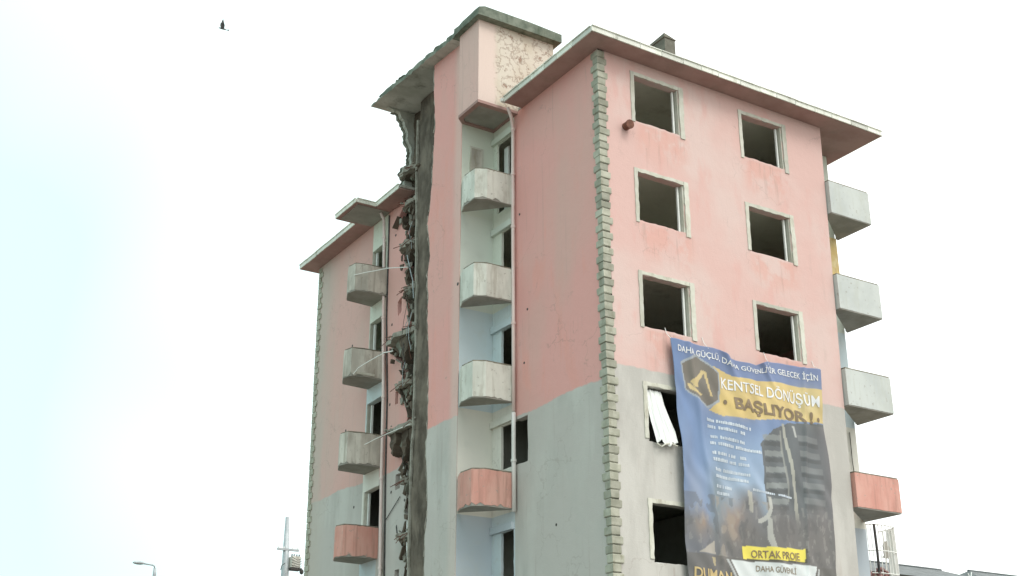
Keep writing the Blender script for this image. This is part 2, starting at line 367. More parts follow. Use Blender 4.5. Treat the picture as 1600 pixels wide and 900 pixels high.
# --- side wall, x = 0: near wing with bay, then the wall behind the tower, then far wing
near_open = []
nt = [-.12, -2.98, -5.88, -8.53, -11.32, -14.2]
holes = []
for k in range(6):
    fl = .50-2.81*(k+1)
    if k == 3: continue
    elif k == 0: holes.append([(4.10, fl), (4.95, fl), (4.95, -.12), (4.10, -.10)])
    else: holes.append([(4.10, fl), (4.70, fl), (4.70, nt[k]), (4.10, nt[k]+.03)])
MB().prism([(.23, GZ), (4.03, GZ), (4.03, -9.70), (3.85, -9.69), (3.60, -9.71), (3.43, -9.70), (3.41, -9.3), (3.43, -8.8), (3.42, -8.51), (3.7, -8.52), (4.03, -8.51), (4.03, .45), (.23, .45)], [], 0, .0, .22).build('side_wall', M['side'], B)
MB().prism([(4.031, GZ), (5.32, GZ), (5.32, .45), (4.031, .45), (4.031, -8.53), (4.35, -8.54), (4.71, -8.53), (4.70, -9.2), (4.71, -9.70), (4.3, -9.69), (4.031, -9.70)], [chip(h, .16, .010) for h in holes], 0, .0, .07).build('side_wall', M['side'], B)
MB().prism(rect(.0, .228, GZ, .45), [], 0, .001, .218).build('side_wall', M['side'], B)
# lintel beams of the bays
for k in range(6):
    MB().box(-.09, .0, 4.07, 5.14, nt[k]+.02, nt[k]+.20, .006).build('lintel', M['niche'], B)
# masonry remnants on the side wall
for (y, z) in ((3.4, -5.66), (3.76, -2.78), (3.57, -7.09), (2.2, -11.5)):
    MB().tube([(-.006, y, z), (.03, y, z)], .035, 8).build('wall_hole', M['dark'], B)
torn_t = [(6.89, 3.28), (6.88, 2.15), (6.75, .99), (6.81, .56), (6.85, -.4), (6.9, -1.05), (6.99, -1.66), (7.08, -2.03), (6.98, -2.54), (6.88, -3.12), (7.0, -3.67), (6.94, -4.29), (6.94, -5.06), (6.8, -6.37), (6.77, -7.85), (6.83, -8.78), (6.76, -9.5), (6.68, -10.37), (6.78, -11.32), (6.77, -12.2), (6.7, -15), (6.8, GZ)]
# --- far wing wall: torn right edge (measured), left edge slightly out of plumb
tornp = [(10.72, .45), (10.56, .21), (10.93, .21), (11.1, .05), (10.8, -.34), (10.41, -.76), (10.21, -1.19), (10.7, -1.1), (10.88, -1.2), (10.63, -1.58), (10.48, -1.83), (10.24, -2.15), (10.29, -2.75), (10.29, -3.39), (10.22, -3.84), (10.08, -4.0), (10.5, -4.2), (10.95, -4.3), (11.0, -4.45), (11.25, -4.62), (10.93, -4.94), (10.61, -5.13), (10.45, -5.55), (10.52, -5.77), (10.91, -5.82), (10.63, -6.05), (10.4, -6.32), (10.17, -6.63), (9.99, -6.86), (10.14, -7.14), (10.68, -7.19), (10.93, -7.30), (10.82, -7.58), (10.6, -7.83), (10.28, -8.13), (10.1, -8.42), (9.96, -8.74), (9.93, -9.12), (9.94, -9.59), (10.05, -9.86), (9.83, -10.12), (9.77, -10.46), (9.99, -10.76), (9.82, -10.97), (9.84, -11.27), (9.73, -11.74), (9.8, -13), (9.6, -15), (9.9, -17), (9.7, GZ)]
def Ly(z): return 17.42 + .022*(z+1)
fh = []
ft = [-.50, -3.08, -5.85, -8.72, -11.5, -14.3]
for k in range(6):
    fl = .50-2.81*(k+1); y0 = 11.98-.07*k; fh.append([(y0, fl), (13.03-.04*k, fl), (13.03-.04*k, ft[k]-.05), (y0, ft[k])])
fh += [rect(10.45, 10.74, -9.08, -8.62), rect(10.32, 10.6, -11.95, -11.46), [(10.72, -3.4), (10.95, -3.5), (11.0, -3.0), (10.72, -2.88)], rect(10.75, 10.95, -6.4, -5.98)]
outer = [(p[0], p[1]) for p in tornp] + [(Ly(GZ), GZ), (Ly(-6), -6), (Ly(.45), .45)]
MB().prism(outer, [chip(h, .15, .010) for h in fh], 0, .0, .22).build('side_wall', M['side'], B)
for (y, z) in ((11.3, -.55), (11.35, -3.65), (11.3, -6.3), (14.6, -.75), (14.3, -3.5), (14.5, -6.4), (13.6, -9.1), (11.0, -9.1), (9.98, -9.2), (10.1, -9.5)):
    MB().tube([(-.006, y, z), (.03, y, z)], .045, 8).build('wall_hole', M['dark'], B)
# far bay: reveals, frames
for k in range(6):
    y1 = 13.03-.04*k; fl = .50-2.81*(k+1)
    w = MB().prism(rect(y1-.035, y1+.02, fl, ft[k]-.06), [], 0, .01, .235).build('reveal', M['trim'], B)
    MB().box(.10, .16, y1-.16, y1-.09, fl, ft[k]-.08).build('door_frame', M['pvc'], B)
# --- wall behind the torn tower: rough bare masonry on x = 0, y 5.3 - 11
def rough_wall(name, y0, y1, z0, z1, x, amp, mat, parent, s=.14, thick=.2, seed=0):
    ny = int((y1-y0)/s); nz = int((z1-z0)/s); vs = []; fs = []
    for j in range(nz+1):
        for i in range(ny+1):
            y = y0+(y1-y0)*i/ny; z = z0+(z1-z0)*j/nz
            d = mnoise.fractal(Vector((y*1.3+seed, z*.9, 3.1)), 1, 2, 4)*amp + mnoise.noise(Vector((y*5, z*5, seed)))*amp*.35
            vs.append((x-d, y, z))
    for j in range(nz):
        for i in range(ny):
            a = j*(ny+1)+i; fs.append((a, a+1, a+ny+2, a+ny+1))
    n = len(vs); vs += [(x+thick, y0, z0), (x+thick, y1, z0), (x+thick, y1, z1), (x+thick, y0, z1)]
    fs.append((n, n+1, n+2, n+3))
    return link(name, vs, fs, mat, parent)
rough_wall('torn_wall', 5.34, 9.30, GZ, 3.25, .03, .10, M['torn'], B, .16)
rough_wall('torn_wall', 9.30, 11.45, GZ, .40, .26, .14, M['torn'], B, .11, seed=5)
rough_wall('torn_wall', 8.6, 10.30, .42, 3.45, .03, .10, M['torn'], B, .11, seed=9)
# bare column standing in the gap, with a paler broken arris
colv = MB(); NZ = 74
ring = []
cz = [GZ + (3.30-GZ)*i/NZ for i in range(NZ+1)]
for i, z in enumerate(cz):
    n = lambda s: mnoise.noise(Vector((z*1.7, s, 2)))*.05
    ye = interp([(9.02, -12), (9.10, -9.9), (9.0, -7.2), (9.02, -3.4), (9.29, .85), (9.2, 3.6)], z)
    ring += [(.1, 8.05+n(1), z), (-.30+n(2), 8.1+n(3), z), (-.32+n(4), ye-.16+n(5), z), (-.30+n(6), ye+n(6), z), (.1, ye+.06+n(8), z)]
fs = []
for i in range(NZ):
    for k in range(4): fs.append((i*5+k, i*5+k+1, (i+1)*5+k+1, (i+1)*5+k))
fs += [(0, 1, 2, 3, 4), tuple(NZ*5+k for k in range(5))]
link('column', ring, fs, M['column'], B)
ar = MB(); pts = []
for i, z in enumerate([-ZO+.2+i*.45 for i in range(49)]):
    if z > 3.0: break
    ye = interp([(9.02, -12), (9.10, -9.9), (9.0, -7.2), (9.02, -3.4), (9.29, .85), (9.2, 3.6)], z)
    pts.append((-.31+random.uniform(-.02, .02), ye+.06+random.uniform(-.02, .02), z))
ar.tube(pts, .055, 6).build('broken_arris', M['edge'], B)
# horizontal tie beams broken off between column and wall
for z in (2.0, .5, -1.2, -3.95, -6.7, -9.4):
    bm_ = MB().box(-.22, .05, 8.2, 9.4, z-.14, z+.10, .03); bm_.build('tie_beam', M['torn'], B)
# broken landing slabs with dark undersides, rubble and bent bars
def stub(z, y0, y1, out, drop):
    poly = [(.1, y1), (-.1, y1+.05)]
    n = 7
    for i in range(n+1):
        y = y1-(y1-y0)*i/n; poly.append((-out*(.55+.45*math.sin(math.pi*min(1, i/n*1.1)))+random.uniform(-.1, .1), y))
    poly.append((.1, y0))
    s = MB().prism(poly, [], 2, z-.13, z+.02).build('broken_slab', M['edge'], B)
    # the mass still hanging below: torn, layered, dark
    for q in range(5):
        t = q/4; ya = y0+(y1-y0)*(.10+.16*q); w_ = (y1-y0)*random.uniform(.22, .34); d = drop*random.uniform(.55, 1.0)*(1-.45*abs(t-.45))
        P = [(ya-w_*.5, z-.11), (ya-w_*.62, z-.11-d*.35), (ya-w_*.2, z-.11-d*.8), (ya+w_*.05, z-.11-d), (ya+w_*.35, z-.11-d*.55), (ya+w_*.6, z-.11-d*.25), (ya+w_*.55, z-.10)]
        xo = -out*random.uniform(.25, .75)
        m_ = MB().prism(chip(P, .09, .035), [], 0, xo, .12)
        m_.v = [(a+random.uniform(-.05, .03)+(b-ya)*.1, b, c) for a, b, c in m_.v]
        m_.build('hanging_rubble', M['concrete'] if q % 2 else M['torn'], B)
    mb = MB()
    for q in range(14): rubble(mb, (-out*random.uniform(.1, .8), random.uniform(y0, y1), z+.04), .07, 1, .8)
    mb.build('loose_rubble', M['edge'], B, kind='stuff')
    for i in range(4):
        y = random.uniform(y0, y1); x = -out*.8
        MB().tube([(x+.2, y, z-.06), (x-.05, y+.02, z-.05), (x-.22-random.random()*.15, y+random.uniform(-.1, .1), z-.12-random.random()*.25)], .011, 5).build('bent_rebar', M['rust'], B)
    return s
stub(1.15, 9.2, 10.5, .45, .25)
stub(-1.35, 9.3, 10.6, .35, .65)
stub(-4.42, 9.0, 10.95, .55, .95)
stub(-7.38, 9.0, 10.75, .50, 1.05)
stub(-10.55, 9.2, 10.15, .25, .45)
stub(-13.4, 9.2, 10.3, .3, .5)
stub(-2.85, 9.5, 10.3, .22, .4); stub(-5.95, 9.4, 10.55, .28, .45); stub(-8.95, 9.3, 10.0, .24, .4); stub(-12.0, 9.3, 9.95, .2, .35); stub(.15, 9.5, 10.6, .3, .35)
sh = MB()
for q in range(150):
    z = random.uniform(-14, .8); ye = interp(tornp, z) if z < .45 else 10.4
    y = random.uniform(9.15, ye+.10); L = random.uniform(.10, .38); w_ = random.uniform(.05, .2); a = random.uniform(-.7, .7)
    P = [(y-w_*.5, z), (y+w_*.5+a*.05, z+random.uniform(-.06, .06)), (y+w_*.35+a*L, z-L*.8), (y+a*L, z-L)]
    x = random.uniform(-.22, .02); n0 = len(sh.v); sh.prism(P, [], 0, x, x+random.uniform(.04, .2))
    sh.v[n0:] = [(u_+random.uniform(-.04, .04), v_, w2) for u_, v_, w2 in sh.v[n0:]]
sh.build('broken_masonry', M['torn'], B, kind='stuff')
sh = MB()
for q in range(34):
    z = random.uniform(-14, .6); ye = interp(tornp, z) if z < .45 else 10.4
    y = ye + random.uniform(-.35, .06); L = random.uniform(.06, .2); w_ = random.uniform(.04, .12)
    x = random.uniform(-.12, .0); sh.prism([(y-w_, z), (y+w_, z+.03), (y+w_*.4, z-L), (y-w_*.6, z-L*.7)], [], 0, x, x+random.uniform(.03, .1))
sh.build('plaster_flakes', M['edge'], B, kind='stuff')
def rim(poly, x, m, r=.022, name='torn_rim'):
    pts = []
    for (a, za), (b, zb) in zip(poly, poly[1:]):
        if max(za, zb) < -14: break
        n = max(1, int(math.hypot(a-b, za-zb)/.12))
        for q in range(n): pts.append((x+random.uniform(-.03, .02), a+(b-a)*q/n+random.uniform(-.03, .03), za+(zb-za)*q/n))
    # broken into stretches where the plaster edge still holds
    i = 0
    while i < len(pts)-3:
        n = random.randint(4, 12); seg = pts[i:i+n]
        if len(seg) > 2: MB().tube(seg, r*random.uniform(.6, 1.3), 5).build(name, m, B)
        i += n + random.randint(0, 3)
rim(tornp, -.01, M['edge'])
rim([(y+.03, z) for y, z in torn_t], -1.05, M['edge'], .018)
for q in range(9):
    z = random.uniform(-11.5, 0); y = random.uniform(9.3, 10.0); L = random.uniform(.5, 1.5)
    MB().tube([(-.34, y, z), (-.40+random.uniform(-.06, .06), y+random.uniform(-.08, .08), z-L*.4), (-.38+random.uniform(-.08, .08), y+random.uniform(-.15, .15), z-L*.75), (-.36, y+random.uniform(-.2, .2), z-L)], random.choice((.008, .012)), 5).build('dangling_wire', random.choice((M['galv'], M['dark'], M['rust'])), B)
# plaster flakes and dangling cables in the gap
for (y, z, h) in ((10.28, .1, .75), (10.05, -2.6, 1.2), (9.85, -3.6, .9), (9.75, -6.2, .8)):
    MB().prism(chip([(y, z), (y+.28, z+.1), (y+.2, z-h), (y+.05, z-h*.9)], .12, .03), [], 0, .06, .13).build('plaster_flake', M['edge'], B)
MB().tube([(-.35, 9.75, -1.9), (-.38, 9.5, -2.4), (-.36, 9.3, -2.9), (-.34, 9.25, -3.5)], .016, 5).build('dangling_wire', M['galv'], B)
MB().tube([(-.10, 9.66, -10.1), (-.12, 9.62, -10.8), (-.11, 9.52, -11.5), (-.12, 9.42, -12.4), (-.11, 9.4, -13.5)], .04, 8).build('broken_pipe', M['pvc'], B)
MB().tube([(-.03, 11.25, -9.9), (-.03, 10.35, -9.35)], .012, 5).build('loose_wire', M['dark'], B)
MB().tube([(-.03, 11.5, -11.1), (-.05, 11.1, -11.75), (-.03, 10.9, -12.0)], .016, 5).build('loose_wire', M['coping'], B)
MB().prism([(10.55, -10.15), (10.42, -10.6), (10.5, -10.55), (10.6, -10.2)], [], 0, -.012, .01).build('wall_hole', M['dark'], B)
MB().prism([(10.25, -10.42), (10.02, -10.3), (9.95, -10.55), (10.1, -10.56)], [], 0, -.012, .01).build('wall_hole', M['dark'], B)
# --- stair tower: side wall towards the camera (the white bay wall), front wall with its torn edge
MB().prism(chip([(-1.05, GZ), (-.003, GZ), (-.003, .40), (-1.05, .40)], .6, .004), [], 1, 5.15, 5.32).build('bay_wall', M['niche'], B)
torn = torn_t
te = []
for (a, za), (b, zb) in zip(torn, torn[1:]):
    n = max(1, int(abs(zb-za)/.18))
    for i in range(n): te.append((a+(b-a)*i/n+random.uniform(-.025, .025), za+(zb-za)*i/n))
te.append(torn[-1])
MB().prism([(5.151, GZ), (5.151, 3.12)] + te, [], 0, -1.07, -1.038).build('tower_wall', M['tower'], B)
# a second, rougher skin: the broken thickness behind the plaster
MB().prism([(5.34, GZ), (5.34, 3.10)] + [(y+.06+random.uniform(-.05, .08), z) for y, z in te], [], 0, -1.035, -.84).build('tower_wall', M['edge'], B)
# small wall marks
MB().tube([(-1.075, 5.23, -4.55), (-1.04, 5.23, -4.55)], .05, 8).build('wall_hole', M['dark'], B)
# stair head over the bay: end wall with peeling plaster, chamfered outer wall
pl = [(-1.30, 3.84), (1.25, 3.84), (1.25, 4.0), (-1.10, 4.0), (-1.10, 4.9), (-.9, 5.14), (-1.07, 5.148), (-1.30, 4.93)]
MB().box(-1.298, 1.25, 3.84, 4.0, .46, 3.075).build('stair_head_wall', M['peel'], B)
MB().prism([(-1.30, 3.842), (-1.30, 4.93), (-1.072, 5.148), (-.92, 5.148), (-1.13, 4.88), (-1.13, 3.842)][::-1], [], 2, .46, 3.13).build('stair_head_wall', M['tower'], B)
MB().box(1.09, 1.25, 4.0, 10.3, .5, 3.1).build('stair_head_wall', M['peel'], B)
# soffit over the near bay
ring_o = [(-1.31, 3.83), (.0, 3.83), (.0, 5.148), (-1.075, 5.148), (-1.31, 4.93)]
ring_i = [(-1.17, 4.0), (-.07, 4.0), (-.07, 5.05), (-1.02, 5.05), (-1.17, 4.88)]
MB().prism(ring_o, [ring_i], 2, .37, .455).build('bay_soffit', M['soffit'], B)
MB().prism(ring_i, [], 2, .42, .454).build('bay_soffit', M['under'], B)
# flat roof slab of the tower: rises a little towards its broken far end
def tower_slab():
    vs = []; fs = []
    ys = [3.6+ (4.98-3.6)*i/6 for i in range(7)] + [4.985+(10.62-4.985)*i/34 for i in range(35)]
    for i, y in enumerate(ys):
        far = y > 4.98
        zb = 3.07 + (.40*(y-4.98)/5.3 if far else 0)
        xo = -1.47 + (.05 if far else 0) + random.uniform(-.02, .02)*(1.1 if far else .5)
        th = (.22 if far else .27) + random.uniform(-.02, .03)*(1 if far else .4)
        if y > 9.2: th -= .10*(y-9.2)
        xi = 1.40 if y < 9.3 else 1.40-(y-9.3)*1.6
        xs = [xo, xo+.22, -.6, .3, xi]
        zt = [zb+th, zb+th+.02+random.uniform(0, .03)]
        vs += [(xs[0], y, zb+random.uniform(-.02, .02))] + [(x, y, zb+.0) for x in xs[1:]] + [(xs[-1], y, zb+th), (xs[3], y, zt[1]), (xs[2], y, zt[1]), (xs[1], y, zt[1]), (xs[0]+random.uniform(0, .04), y, zt[0]-.03)]
    n = 10
    for i in range(len(ys)-1):
        for k in range(n): fs.append((i*n+k, i*n+(k+1) % n, (i+1)*n+(k+1) % n, (i+1)*n+k))
    fs += [tuple(range(n)), tuple((len(ys)-1)*n+k for k in range(n))]
    mi = []
    for f in fs:
        z = sum(vs[q][2] for q in f)/len(f); ks = [q % n for q in f]
        mi.append(1 if (len(f) == 4 and max(ks) <= 4 and min(vs[q][1] for q in f) > 5.1) else 0)
    link('roof_slab', vs, fs, None, B, mats=[M['moss'], M['ceiling']], midx=mi)
tower_slab()
cr_ = MB()
for i in range(26):
    y = random.uniform(5.2, 10.1); q_ = random.uniform(.5, 1.2); cr_.ball((-1.38+random.uniform(0, .25), y, 3.29+.40*(y-4.98)/5.3), .06*q_, .16*q_, .035*q_, 6, 4, .4)
cr_.build('moss_clump', M['moss'], B, kind='stuff')
# inner landing wall left under the slab, its outer edge broken away in a curve
rag = [(-1.0, 3.50), (-.70, 3.38), (-.55, 3.40), (-.47, 3.2), (-.36, 3.12), (-.34, 2.95), (-.22, 2.8), (-.19, 2.6), (-.22, 2.5), (-.10, 2.25), (-.04, 2.05), (-.09, 1.85), (-.05, 1.6), (-.28, 1.45), (-.34, 1.2), (-.22, 1.0), (-.30, .8), (.0, .45)]
rg = []
for a, b in zip(rag, rag[1:]):
    for q in range(3): rg.append((a[0]+(b[0]-a[0])*q/3+random.uniform(-.02, .02), a[1]+(b[1]-a[1])*q/3+random.uniform(-.015, .015)))
MB().prism([(1.2, .45), (1.2, 3.50)] + rg + [rag[-1]], [], 1, 10.26, 10.42).build('inner_wall', M['innerw'], B)
MB().prism([(x-.05+random.uniform(-.03, .03), z) for x, z in rg[3:]] + [(x+.09, z) for x, z in rg[3:][::-1]], [], 1, 10.425, 10.53).build('broken_edge', M['concrete'], B)
# --- roof of the block: slab, soffit, fascia, low hipped deck
E0, EX, EY = -.58, 9.85, 18.0
outline = [(E0, E0), (EX, E0), (EX, EY), (E0, EY), (E0, 10.0), (.02, 9.95), (.02, 3.62), (E0, 3.62)]
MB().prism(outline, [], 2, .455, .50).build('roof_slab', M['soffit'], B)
MB().prism([(a*.99 if a > 0 else a+.03, b*.995 if b > 0 else b+.03) for a, b in outline], [], 2, .502, .58).build('roof_slab', M['slab'], B)
MB().prism([(-1.32, 11.62), (E0-.003, 11.62), (E0-.003, 13.22), (-1.32, 13.22)], [], 2, .455, .56).build('roof_slab', M['soffit'], B)
MB().prism([(-1.20, 11.74), (-.04, 11.74), (-.04, 13.1), (-1.20, 13.1)], [], 2, .435, .452).build('bay_soffit', M['under'], B)
def fascia(x0, y0, x1, y1, n, z0=.46, z1=.60):
    L = math.hypot(x1-x0, y1-y0); dx, dy = (x1-x0)/L, (y1-y0)/L; nx, ny = dy, -dx
    c = 0
    for i in range(n):
        w = (1/n)*(1+random.uniform(-.15, .15)) if i < n-1 else 1-c
        a, b = c*L+.008, (c+w)*L-.008; c += w; dz = random.uniform(-.008, .008); sk = random.uniform(-.006, .006)
        o1, o2 = .0, .032
        P = lambda t, o, z: (x0+dx*t+nx*o, y0+dy*t+ny*o, z)
        vs = [P(a, o1, z0+dz), P(b, o1, z0+dz+sk), P(b, o1, z1+dz+sk), P(a, o1, z1+dz), P(a, o2, z0+dz), P(b, o2, z0+dz+sk), P(b, o2, z1+dz+sk), P(a, o2, z1+dz), P(a, o2+.03, z1+dz), P(b, o2+.03, z1+dz+sk), P(a, o2+.03, z1+.025+dz), P(b, o2+.03, z1+.025+dz+sk), P(a, o1, z1+.025+dz), P(b, o1, z1+.025+dz+sk)]
        link('fascia_board', vs, [(0, 1, 5, 4), (4, 5, 6, 7), (7, 6, 9, 8), (8, 9, 11, 10), (10, 11, 13, 12), (12, 13, 1, 0), (0, 4, 7, 8, 10, 12), (1, 13, 11, 9, 6, 5)], M['fascia'], B)
        MB().box(P(b, 0, 0)[0]-.012, P(b, 0, 0)[0]+.012, P(b, 0, 0)[1]-.012, P(b, 0, 0)[1]+.012, z0-.01, z0+.02).build('fascia_clip', M['coping'], B)
fascia(E0-.03, E0, EX+.03, E0, 15)
fascia(E0, 3.60, E0, E0, 6)
fascia(E0, EY, E0, 13.24, 6)
fascia(E0, 11.60, E0, 10.0, 2)
fascia(-1.32, 13.22, -1.32, 11.62, 2, .455, .575)
fascia(-1.32, 11.62, E0-.03, 11.62, 1, .455, .575)
fascia(EX, E0, EX, EY, 18)
mid = (4.6, 9.0); rz = 2.35
link('roof_deck', [(.3, .1, .585), (EX-.5, .1, .585), (EX-.5, EY-.5, .585), (.3, EY-.5, .585), (4.6, 5.2, rz), (4.6, 13.0, rz)], [(0, 1, 4), (1, 2, 5, 4), (2, 3, 5), (3, 0, 4, 5), (0, 3, 2, 1)], M['redtile'], B)
ch = MB().box(4.83, 5.24, 3.0, 3.80, 1.0, 4.12, .0)
ch.add([(4.80, 2.97, 4.12), (5.27, 2.97, 4.12), (5.27, 3.85, 4.12), (4.80, 3.85, 4.12), (4.80, 2.97, 4.25), (5.25, 3.0, 4.17), (5.25, 3.8, 4.14), (4.80, 3.85, 4.20)], [(0, 1, 2, 3), (4, 5, 6, 7), (0, 1, 5, 4), (1, 2, 6, 5), (2, 3, 7, 6), (3, 0, 4, 7)])
ch.build('chimney', M['chim'], B)
# --- quoin stones up the near corner, both faces
def quoin_mesh(fx, sy, seed):
    rr = random.Random(seed); z0, z1 = .004, .200
    ed = .034; b = .020
    J = lambda: rr.uniform(-.007, .007)
    o = [(-ed, -ed), (fx, -ed), (fx, -.002), (-.002, -.002), (-.002, sy), (-ed, sy)]
    i = [(-ed+b, -ed+b), (fx-b, -ed+b), (fx-b, -.002), (-.002, -.002), (-.002, sy-b), (-ed+b, sy-b)]
    vs = [(x+J(), y+J(), z0) for x, y in i] + [(x+J(), y+J(), z0+b+J()) for x, y in o] + [(x+J(), y+J(), z1-b+J()) for x, y in o] + [(x+J(), y+J(), z1) for x, y in i]
    fs = [(5, 4, 3, 2, 1, 0), (18, 19, 20, 21, 22, 23)]
    for r in range(3):
        for k in range(6): fs.append((r*6+k, r*6+(k+1) % 6, (r+1)*6+(k+1) % 6, (r+1)*6+k))
    me = bpy.data.meshes.new('quoin'); me.from_pydata(vs, [], fs); me.materials.append(M['stone']); me.update()
    bm = bmesh.new(); bm.from_mesh(me); bmesh.ops.recalc_face_normals(bm, faces=bm.faces); bm.to_mesh(me); bm.free()
    return me
qa = [quoin_mesh(random.uniform(.25, .285), random.uniform(.16, .20), q) for q in range(7)]; qb = [quoin_mesh(random.uniform(.185, .22), random.uniform(.24, .275), 50+q) for q in range(7)]
z = .22; i = 0
while z > GZ:
    q = bpy.data.objects.new('quoin', random.choice(qa if i % 2 else qb)); COL.objects.link(q); q.parent = B
    q.location = (random.uniform(-.010, .010), random.uniform(-.010, .010), z+ZO); q.rotation_euler = (random.uniform(-.02, .02), random.uniform(-.02, .02), random.uniform(-.02, .02))
    z -= .205; i += 1
fq = MB(); z = .2; i = 0
while z > GZ:
    y = Ly(z); L = .30 if i % 2 else .18
    fq.box(-.035, .3, y-L, y+.035, z+.01, z+.195, .006); z -= .205; i += 1
fq.build('far_quoin', M['stone'], B, kind='stuff')
# --- balconies: parapet over a plan line, slab, coping
def balcony(plan, z0, z1, mat, jag=.010, damage=None, close=None, top=M['coping'], under=M['under']):
    """plan: outline from wall to wall; parapet 8 cm thick; slab inside it"""
    b = thing('balcony', 'x', 'x'); del b['label'], b['category']; b.parent = B
    cx = sum(p[0] for p in plan)/len(plan); cy = sum(p[1] for p in plan)/len(plan)
    inner = [(p[0]+(cx-p[0])*.001, p[1]) for p in plan]
    # offset inward
    def off(pl, d):
        o = []
        for i, p in enumerate(pl):
            ns_ = []
            if i > 0: a = Vector(pl[i-1]); q = Vector(p); e = (q-a).normalized(); ns_.append(Vector((-e.y, e.x)))
            if i < len(pl)-1: a = Vector(p); q = Vector(pl[i+1]); e = (q-a).normalized(); ns_.append(Vector((-e.y, e.x)))
            nn = sum(ns_, Vector((0, 0))).normalized(); kk = nn.dot(ns_[0]); nn = nn*(d/max(.5, kk))
            if nn.dot(Vector((cx, cy))-Vector(p)) < 0: nn = -nn
            o.append((p[0]+nn.x, p[1]+nn.y))
        return o
    # subdivide the plan so that edges can be chipped
    fine = []
    for a, c in zip(plan, plan[1:]):
        L = math.hypot(c[0]-a[0], c[1]-a[1]); k = max(1, int(L/.09))
        for q in range(k): fine.append((a[0]+(c[0]-a[0])*q/k, a[1]+(c[1]-a[1])*q/k))
    fine.append(plan[-1]); inn = []
    offc = off(plan, .085)
    for (a, c), (ai, ci) in zip(zip(plan, plan[1:]), zip(offc, offc[1:])):
        L = math.hypot(c[0]-a[0], c[1]-a[1]); k = max(1, int(L/.09))
        for q in range(k): inn.append((ai[0]+(ci[0]-ai[0])*q/k, ai[1]+(ci[1]-ai[1])*q/k))
    inn.append(offc[-1])
    n = len(fine); vs = []
    for (x, y), (xi, yi) in zip(fine, inn):
        jb = random.uniform(-jag, jag)*1.4; jt = random.uniform(-jag, jag)*.7
        if damage and random.random() < damage: jb += random.uniform(.02, .07)
        vs += [(x, y, z0+jb), (x, y, z1+jt), (xi, yi, z1+jt), (xi, yi, z0+jb)]
    fs = []
    for i in range(n-1):
        for k in range(4): fs.append((i*4+k, i*4+(k+1) % 4, (i+1)*4+(k+1) % 4, (i+1)*4+k))
    fs += [(0, 1, 2, 3), tuple((n-1)*4+k for k in range(4))]
    link('parapet', vs, fs, mat, b)
    cp = off(plan, .10); co_ = off(plan, -.018)
    cvs = []; 
    for (x, y), (xi, yi) in zip(co_, cp): cvs += [(x, y, z1+.008), (x, y, z1+.04), (xi, yi, z1+.04), (xi, yi, z1+.008)]
    fs = []; m = len(plan)
    for i in range(m-1):
        for k in range(4): fs.append((i*4+k, i*4+(k+1) % 4, (i+1)*4+(k+1) % 4, (i+1)*4+k))
    fs += [(0, 1, 2, 3), tuple((m-1)*4+k for k in range(4))]
    link('coping', cvs, fs, top, b)
    sl_ = off(plan, .012)
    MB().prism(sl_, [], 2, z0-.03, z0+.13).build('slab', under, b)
    return b
near_plan = [(0.0, 4.00), (-.90, 4.00), (-1.20, 4.16), (-1.21, 4.72), (-1.06, 5.10)]
far_plan = [(0.0, 11.76), (-.72, 11.76), (-1.12, 11.86), (-1.20, 12.25), (-.95, 12.85), (0, 12.95)]
NB = [(-2.41, -1.53), (-5.25, -4.34), (-8.02, -7.08), (-10.80, -9.91), (-13.6, -12.7), (-16.4, -15.5)]
FB = [(-2.50, -1.60), (-5.36, -4.48), (-8.16, -7.20), (-10.95, -10.05), (-13.7, -12.8), (-16.5, -15.6)]
EB = [(-2.29, -1.31), (-5.18, -4.19), (-7.92, -6.92), (-10.64, -9.75), (-13.45, -12.55), (-16.3, -15.4)]
for k in range(6):
    balcony(near_plan, *NB[k], M['balpink'] if k == 3 else M['bal'], damage=(.35 if k == 0 else .08))
    balcony(far_plan, *FB[k], M['balpink'] if k == 3 else M['balfar'], jag=.016, damage=.2)
    x0 = Wx(EB[k][1])+.0; x1 = 9.52 if k < 3 else 9.38
    balcony([(x0, -.0015), (x0, -.14), (x1, -.14), (x1, 1.2)] if 0 else [(x0+.02, .10), (x0+.02, -.13), (x1, -.13), (x1, 1.19)], *EB[k], M['balpink'] if k in (3, 4) else M['balblue'], jag=.004)
# --- recessed right-hand bay wall and rear shell of the block
bw = [(Wx(-6)-.1, GZ), (9.42, GZ), (9.42, .45), (Wx(.45)-.25, .45)]
eh = [rect(8.35, 9.1, .5-2.81*(k+1), -.25-2.81*k) for k in range(6)]
MB().prism(bw, [], 1, 1.2, 1.42).build('bay_wall', M['niche'], B)
MB().box(9.22, 9.418, 1.422, 17.3, GZ, .45).build('rear_wall', M['tower'], B)
MB().box(.25, 9.2, 17.2, 17.4, GZ, .45).build('rear_wall', M['tower'], B)
MB().box(7.55, 7.72, .23, 1.19, GZ, .44).build('bay_wall', M['niche'], B)
MB().box(8.98, 9.36, 1.10, 1.16, -4.05, -2.33, .01).build('yellow_board', M['yellow'], B)
MB().tube([(9.15, 1.17, -8.2), (9.13, 1.16, -9.0), (9.16, 1.15, -9.7)], .012, 5).build('loose_wire', M['dark'], B)
